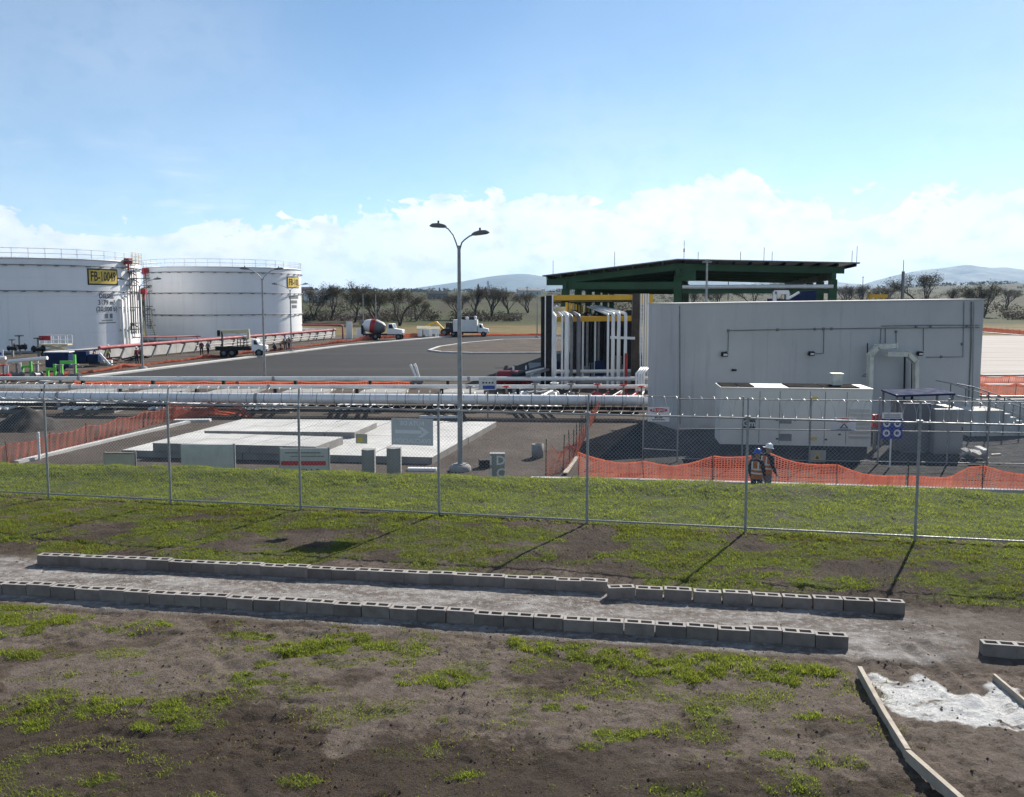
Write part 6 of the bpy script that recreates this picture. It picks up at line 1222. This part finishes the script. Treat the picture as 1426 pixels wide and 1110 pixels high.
p = Vector((A(1, 490, 95).x, 95, 0)); o = empty('notice_stand', p, 0, 'white panel with a blue mark at the very left edge', 'panel'); z_ = A(1, 487, 95).z; MB().bx(-.6, .3, -.03, .03, z_ - .95, z_).build('board', 'white', o); MB().bx(-.3, .1, -.04, -.031, z_ - .6, z_ - .3).build('blue_mark', 'signblue', o); MB().bar((-.2, 0, 0), (-.2, 0, z_ - .95), .08, .08).build('leg', 'dull', o)
# tank valves with handwheels near the shells
for i, (px, py, s_) in enumerate(((18, 497, 1.6), (28, 495, 2.2), (54, 498, 2.0))):
    q = G(px, py); valve(q.x, q.y, 1.0, 'dark', 'tall dark gate valve at the foot of the nearer tank, ' + ['left of three', 'middle of three', 'right of three'][i], s_, .5 * i)
rr = random.Random(12); q = G(160, 505); o = empty('scrap_pile', q, 0, 'pile of dark timber and red scrap at the foot of the nearer tank', 'scrap')
for k in range(22): MB().box((rr.uniform(-2.2, 2.6), rr.uniform(-.8, 1.2), .1 + rr.random() * .6), (rr.uniform(.6, 2.0), .16, .12), rr.uniform(-.7, .7), rr.uniform(-.2, .2), rr.uniform(-.3, .3)).build('scrap_piece', rr.choice(['brown', 'dark', 'dull', 'red', 'black']), o)
q = G(140, 509); o = empty('tool_crate', q, .2, 'white tool crates with pipes left of the scrap pile', 'crate'); MB().bx(-.5, .3, 0, .6, 0, .75).bx(.4, 1.0, .1, .6, 0, .5).build('box', 'whitepipe', o); MB().bar((-1, -.2, .15), (1.6, -.2, .2), .12, .12).build('loose_pipe', 'dull', o)
# ================================================================ people
M['skin'] = pm('skin', (.30, .17, .11), .55, var=.08); M['hilime'] = pm('lime_vest_cloth', (.55, .70, .06), .7, var=.1, scale=6); M['reflect'] = pm('reflective_tape', (.72, .73, .70), .4, var=.05)
M['cloth_dark'] = pm('dark_cloth', (.022, .022, .028), .85, var=.25, scale=8); M['denim'] = pm('dark_denim', (.035, .042, .065), .85, var=.25, scale=8); M['cloth_grey'] = pm('grey_cloth', (.16, .16, .17), .85, var=.2, scale=8); M['cloth_brown'] = pm('brown_cloth', (.12, .075, .05), .85, var=.2, scale=8); M['cloth_red'] = pm('maroon_cloth', (.16, .03, .04), .85, var=.2, scale=8)
M['helm_blue'] = pm('blue_helmet', (.05, .10, .38), .3, var=.05); M['helm_white'] = pm('white_helmet', (.78, .78, .78), .3, var=.05)
t = NT('orange_vest_cloth'); t.set((1.0, .30, .08), .7); tr = t.node('ShaderNodeBsdfTranslucent'); t.inp(tr.inputs[0], (.95, .30, .08)); ms = t.node('ShaderNodeMixShader'); ms.inputs[0].default_value = .6
t.l.new(t.b.outputs[0], ms.inputs[1]); t.l.new(tr.outputs[0], ms.inputs[2]); t.l.new(ms.outputs[0], t.o.inputs[0]); M['hivis'] = t.m
POSES = {
 'stand': dict(pel=(0, 0, .95), che=(0, .01, 1.30), nek=(0, .02, 1.48), hd=(0, .035, 1.63), el=[(-.235, -.04, 1.15), (.235, -.02, 1.15)], wr=[(-.23, .06, .92), (.20, .16, .95)], kn=[(-.11, .02, .50), (.12, .03, .50)], an=[(-.12, -.03, .08), (.14, -.03, .08)]),
 'stroll': dict(pel=(0, 0, .95), che=(0, .02, 1.30), nek=(0, .03, 1.48), hd=(.01, .05, 1.63), el=[(-.235, -.06, 1.15), (.235, .0, 1.15)], wr=[(-.24, .0, .90), (.22, .14, .93)], kn=[(-.10, .12, .52), (.11, -.02, .50)], an=[(-.11, .06, .10), (.12, -.22, .12)]),
 'crouch': dict(pel=(0, -.1, .42), che=(0, .05, .75), nek=(0, .12, .92), hd=(0, .17, 1.05), el=[(-.26, .22, .62), (.26, .22, .62)], wr=[(-.15, .42, .50), (.15, .42, .50)], kn=[(-.16, .30, .55), (.16, .30, .55)], an=[(-.14, .02, .08), (.14, .02, .08)]),
 'bend': dict(pel=(0, -.1, .92), che=(0, .18, 1.15), nek=(0, .32, 1.22), hd=(0, .44, 1.26), el=[(-.22, .30, .92), (.22, .30, .92)], wr=[(-.14, .42, .72), (.14, .42, .72)], kn=[(-.13, .02, .50), (.13, -.05, .50)], an=[(-.15, -.03, .08), (.15, -.1, .08)]),
}
def person(loc, rz, pose, shirt, trousers, vest, helmet, label, fine=False, h=1.74):
    q = POSES[pose]; V = []; E = []; Rd = []
    def v(p, r_, par=None):
        V.append(tuple(p)); Rd.append(r_ if isinstance(r_, tuple) else (r_, r_))
        if par is not None: E.append((par, len(V) - 1))
        return len(V) - 1
    P_ = {k: Vector(a) if k in ('pel', 'che', 'nek', 'hd') else [Vector(b) for b in a] for k, a in q.items()}
    pel = v(P_['pel'], (.155, .115)); wst = v(P_['pel'].lerp(P_['che'], .45), (.145, .105), pel); che = v(P_['che'], (.175, .125), wst); nek = v(P_['nek'], .058, che)
    up = (P_['hd'] - P_['nek']).normalized(); jaw = v(P_['hd'] - up * .04 + Vector((0, .012, 0)), (.066, .078), nek); hd = v(P_['hd'] + up * .05, (.078, .094), jaw); v(P_['hd'] + up * .12, .055, hd)
    v(P_['hd'] + Vector((0, .098, .0)), .012, jaw)                       # nose
    hands = []
    for k, sx in ((0, -1), (1, 1)):
        sh = v(P_['che'].lerp(P_['nek'], .55) + Vector((sx * .175, -.01, 0)), .088, che); el_ = v(P_['el'][k], .066, sh); wr = v(P_['wr'][k], .046, el_); dd = (P_['wr'][k] - P_['el'][k]).normalized(); hp = P_['wr'][k] + dd * .07; hd_ = v(hp, (.036, .022), wr); hands.append(hp)
        if fine:
            sd = dd.cross(Vector((0, 1, 0))).normalized()
            for j, ln in enumerate((.075, .085, .08, .06)):
                b = v(hp + dd * .035 + sd * (j - 1.5) * .018, .0095, hd_); v(hp + dd * (.035 + ln * .9) + sd * (j - 1.5) * .019 + Vector((0, .018, 0)), .0075, b)
            v(hp + sd * .045 + dd * .02 + Vector((0, .02, 0)), .010, hd_)
        else: v(hp + dd * .08, (.026, .014), hd_)
        hip = v(P_['pel'] + Vector((sx * .095, 0, -.06)), .110, pel); kn = v(P_['kn'][k], .080, hip); an = v(P_['an'][k], .058, kn); v(P_['an'][k] + Vector((0, .15, -.035)), (.042, .03), an)
    me = bpy.data.meshes.new('body'); me.from_pydata(V, E, []); ob = bpy.data.objects.new('body', me); COL.objects.link(ob)
    sk = ob.modifiers.new('skin', 'SKIN'); sk.use_smooth_shade = True
    for i, s_ in enumerate(me.skin_vertices[0].data): s_.radius = Rd[i]; s_.use_root = (i == 0)
    ss = ob.modifiers.new('sub', 'SUBSURF'); ss.levels = ss.render_levels = 2 if fine else 1
    out_ = bpy.data.meshes.new_from_object(ob.evaluated_get(bpy.context.evaluated_depsgraph_get())); bpy.data.objects.remove(ob); out_.name = 'body'
    out_.materials.clear()
    for m_ in (shirt, trousers, 'skin', 'black'): out_.materials.append(M[m_])
    low = P_['pel'].z + .03; up_n = P_['nek'] + up * .02
    for f in out_.polygons:
        c = f.center; f.use_smooth = True; m_ = 0
        if (c - up_n).dot(up) > 0 and (c - P_['hd']).length < .28: m_ = 2
        elif any((c - h_).length < .14 and (c - P_['wr'][k]).dot(h_ - P_['wr'][k]) > 0 for k, h_ in enumerate(hands)): m_ = 2
        elif any((c - a_ ).length < .24 and c.z < .13 for a_ in P_['an']): m_ = 3
        elif pose == 'crouch':
            if c.z < .50 or (c - P_['kn'][0]).length < .14 or (c - P_['kn'][1]).length < .14: m_ = 1
        elif c.z < low and all((c - P_['el'][k]).length > .12 and (c - P_['wr'][k]).length > .14 for k in (0, 1)): m_ = 1
        f.material_index = m_
    o = empty('person', loc, rz, label, 'person'); o.scale = (h / 1.76,) * 3; put(out_, 'body', o)
    tors = (P_['nek'] - P_['pel']); ax = tors.normalized(); rot = ax.to_track_quat('Z', 'Y')
    def ring(z, a, b, n=18): return [P_['pel'] + ax * z + rot @ Vector((0, 0, 0)) + Vector((a * math.cos(2 * PI * i / n), 0, 0)) + (ax.cross(Vector((1, 0, 0)))).normalized() * (b * math.sin(2 * PI * i / n)) for i in range(n)]
    def shell(rs_): 
        m = MB(); n = 18; vs = [p for r_ in rs_ for p in ring(*r_)]; m.add(vs, [(i * n + k, i * n + (k + 1) % n, (i + 1) * n + (k + 1) % n, (i + 1) * n + k) for i in range(len(rs_) - 1) for k in range(n)], True); return m
    Lt = tors.length
    if vest:
        vo = shell([(-.10, .182, .142), (.06, .178, .136), (Lt * .5, .188, .146), (Lt * .72, .205, .150), (Lt * .86, .175, .125), (Lt * .95, .105, .085)]).build('vest', vest, o)
        for z_ in (.06, .19): shell([(z_, .190, .150), (z_ + .05, .192, .152)]).build('reflective_band', 'reflect', vo)
        for sx in (-1, 1):
            s0 = P_['pel'] + ax * .2 + Vector((sx * .10, 0, 0)) - ax.cross(Vector((1, 0, 0))).normalized() * .15; MB().bar(s0, s0 + ax * .26, .045, .012).build('reflective_band', 'reflect', vo)
    if helmet:
        c = P_['hd'] + up * .075; q_ = up.to_track_quat('Z', 'Y'); hm = MB().lathe([(.112, 0), (.116, .03), (.108, .075), (.082, .115), (.045, .135), (0, .142)], 18).lathe([(.112, .0), (.150, -.012), (.150, -.004), (.112, .012)], 18).build('helmet', helmet, o, c - up * .01); hm.rotation_mode = 'QUATERNION'; hm.rotation_quaternion = q_; MB().box((0, .15, -.008), (.14, .09, .012)).build('brim', helmet, hm)
    return o
pa = A(1054, 650, 25.9); pb = A(1068, 650, 26.5)
person((pa.x, pa.y, 0), R(-38), 'stand', 'cloth_dark', 'denim', 'hivis', 'helm_blue', 'worker in an orange vest and blue helmet standing behind the grass crest', True, 1.74)
person((pb.x, pb.y, 0), R(-62), 'stroll', 'cloth_dark', 'cloth_grey', 'hivis', 'helm_white', 'worker in a white helmet and dark sleeves behind the one in the blue helmet', True, 1.80)
for px, py, rz, ps, sh, tr_, ve, he, lb in ((134, 508, 40, 'bend', 'denim', 'cloth_dark', 'hivis', 'helm_blue', 'worker in an orange vest bending over the crates by the nearer tank'), (151, 503, 10, 'stand', 'cloth_grey', 'cloth_dark', 'hilime', 'helm_white', 'worker in a lime vest at the foot of the nearer tank'),
    (191, 507, 60, 'stand', 'cloth_red', 'cloth_dark', None, 'helm_white', 'worker in maroon clothes left of the kerb lamp post'), (197, 508, -30, 'stand', 'cloth_brown', 'cloth_brown', None, 'helm_white', 'worker in brown clothes behind the kerb lamp post'),
    (281, 495, 30, 'stand', 'cloth_red', 'cloth_dark', None, None, 'worker in a maroon shirt left of the crane truck'), (290, 495.5, -20, 'stroll', 'cloth_grey', 'cloth_dark', None, None, 'worker in grey clothes stepping beside the crane truck'),
    (384, 489, 80, 'crouch', 'cloth_dark', 'denim', None, 'helm_white', 'dark clothed worker crouching nearest the slim lamp post'), (391.5, 488, -60, 'bend', 'cloth_brown', 'cloth_dark', 'hivis', 'helm_white', 'stooping worker in an orange vest between the two lamp posts'), (397.5, 487.5, 20, 'stand', 'cloth_dark', 'denim', None, 'helm_blue', 'dark clothed worker standing left of the far kerb lamp post'), (402.5, 487, -30, 'stand', 'cloth_dark', 'denim', 'hivis', 'helm_white', 'worker in an orange vest standing beside the far kerb lamp post'),
    (353, 494, -80, 'stand', 'cloth_grey', 'cloth_grey', None, 'helm_white', 'grey clothed worker at the cab of the crane truck')):
    p = G(px, py); person((p.x, p.y, 0), R(rz), ps, sh, tr_, ve, he, lb)
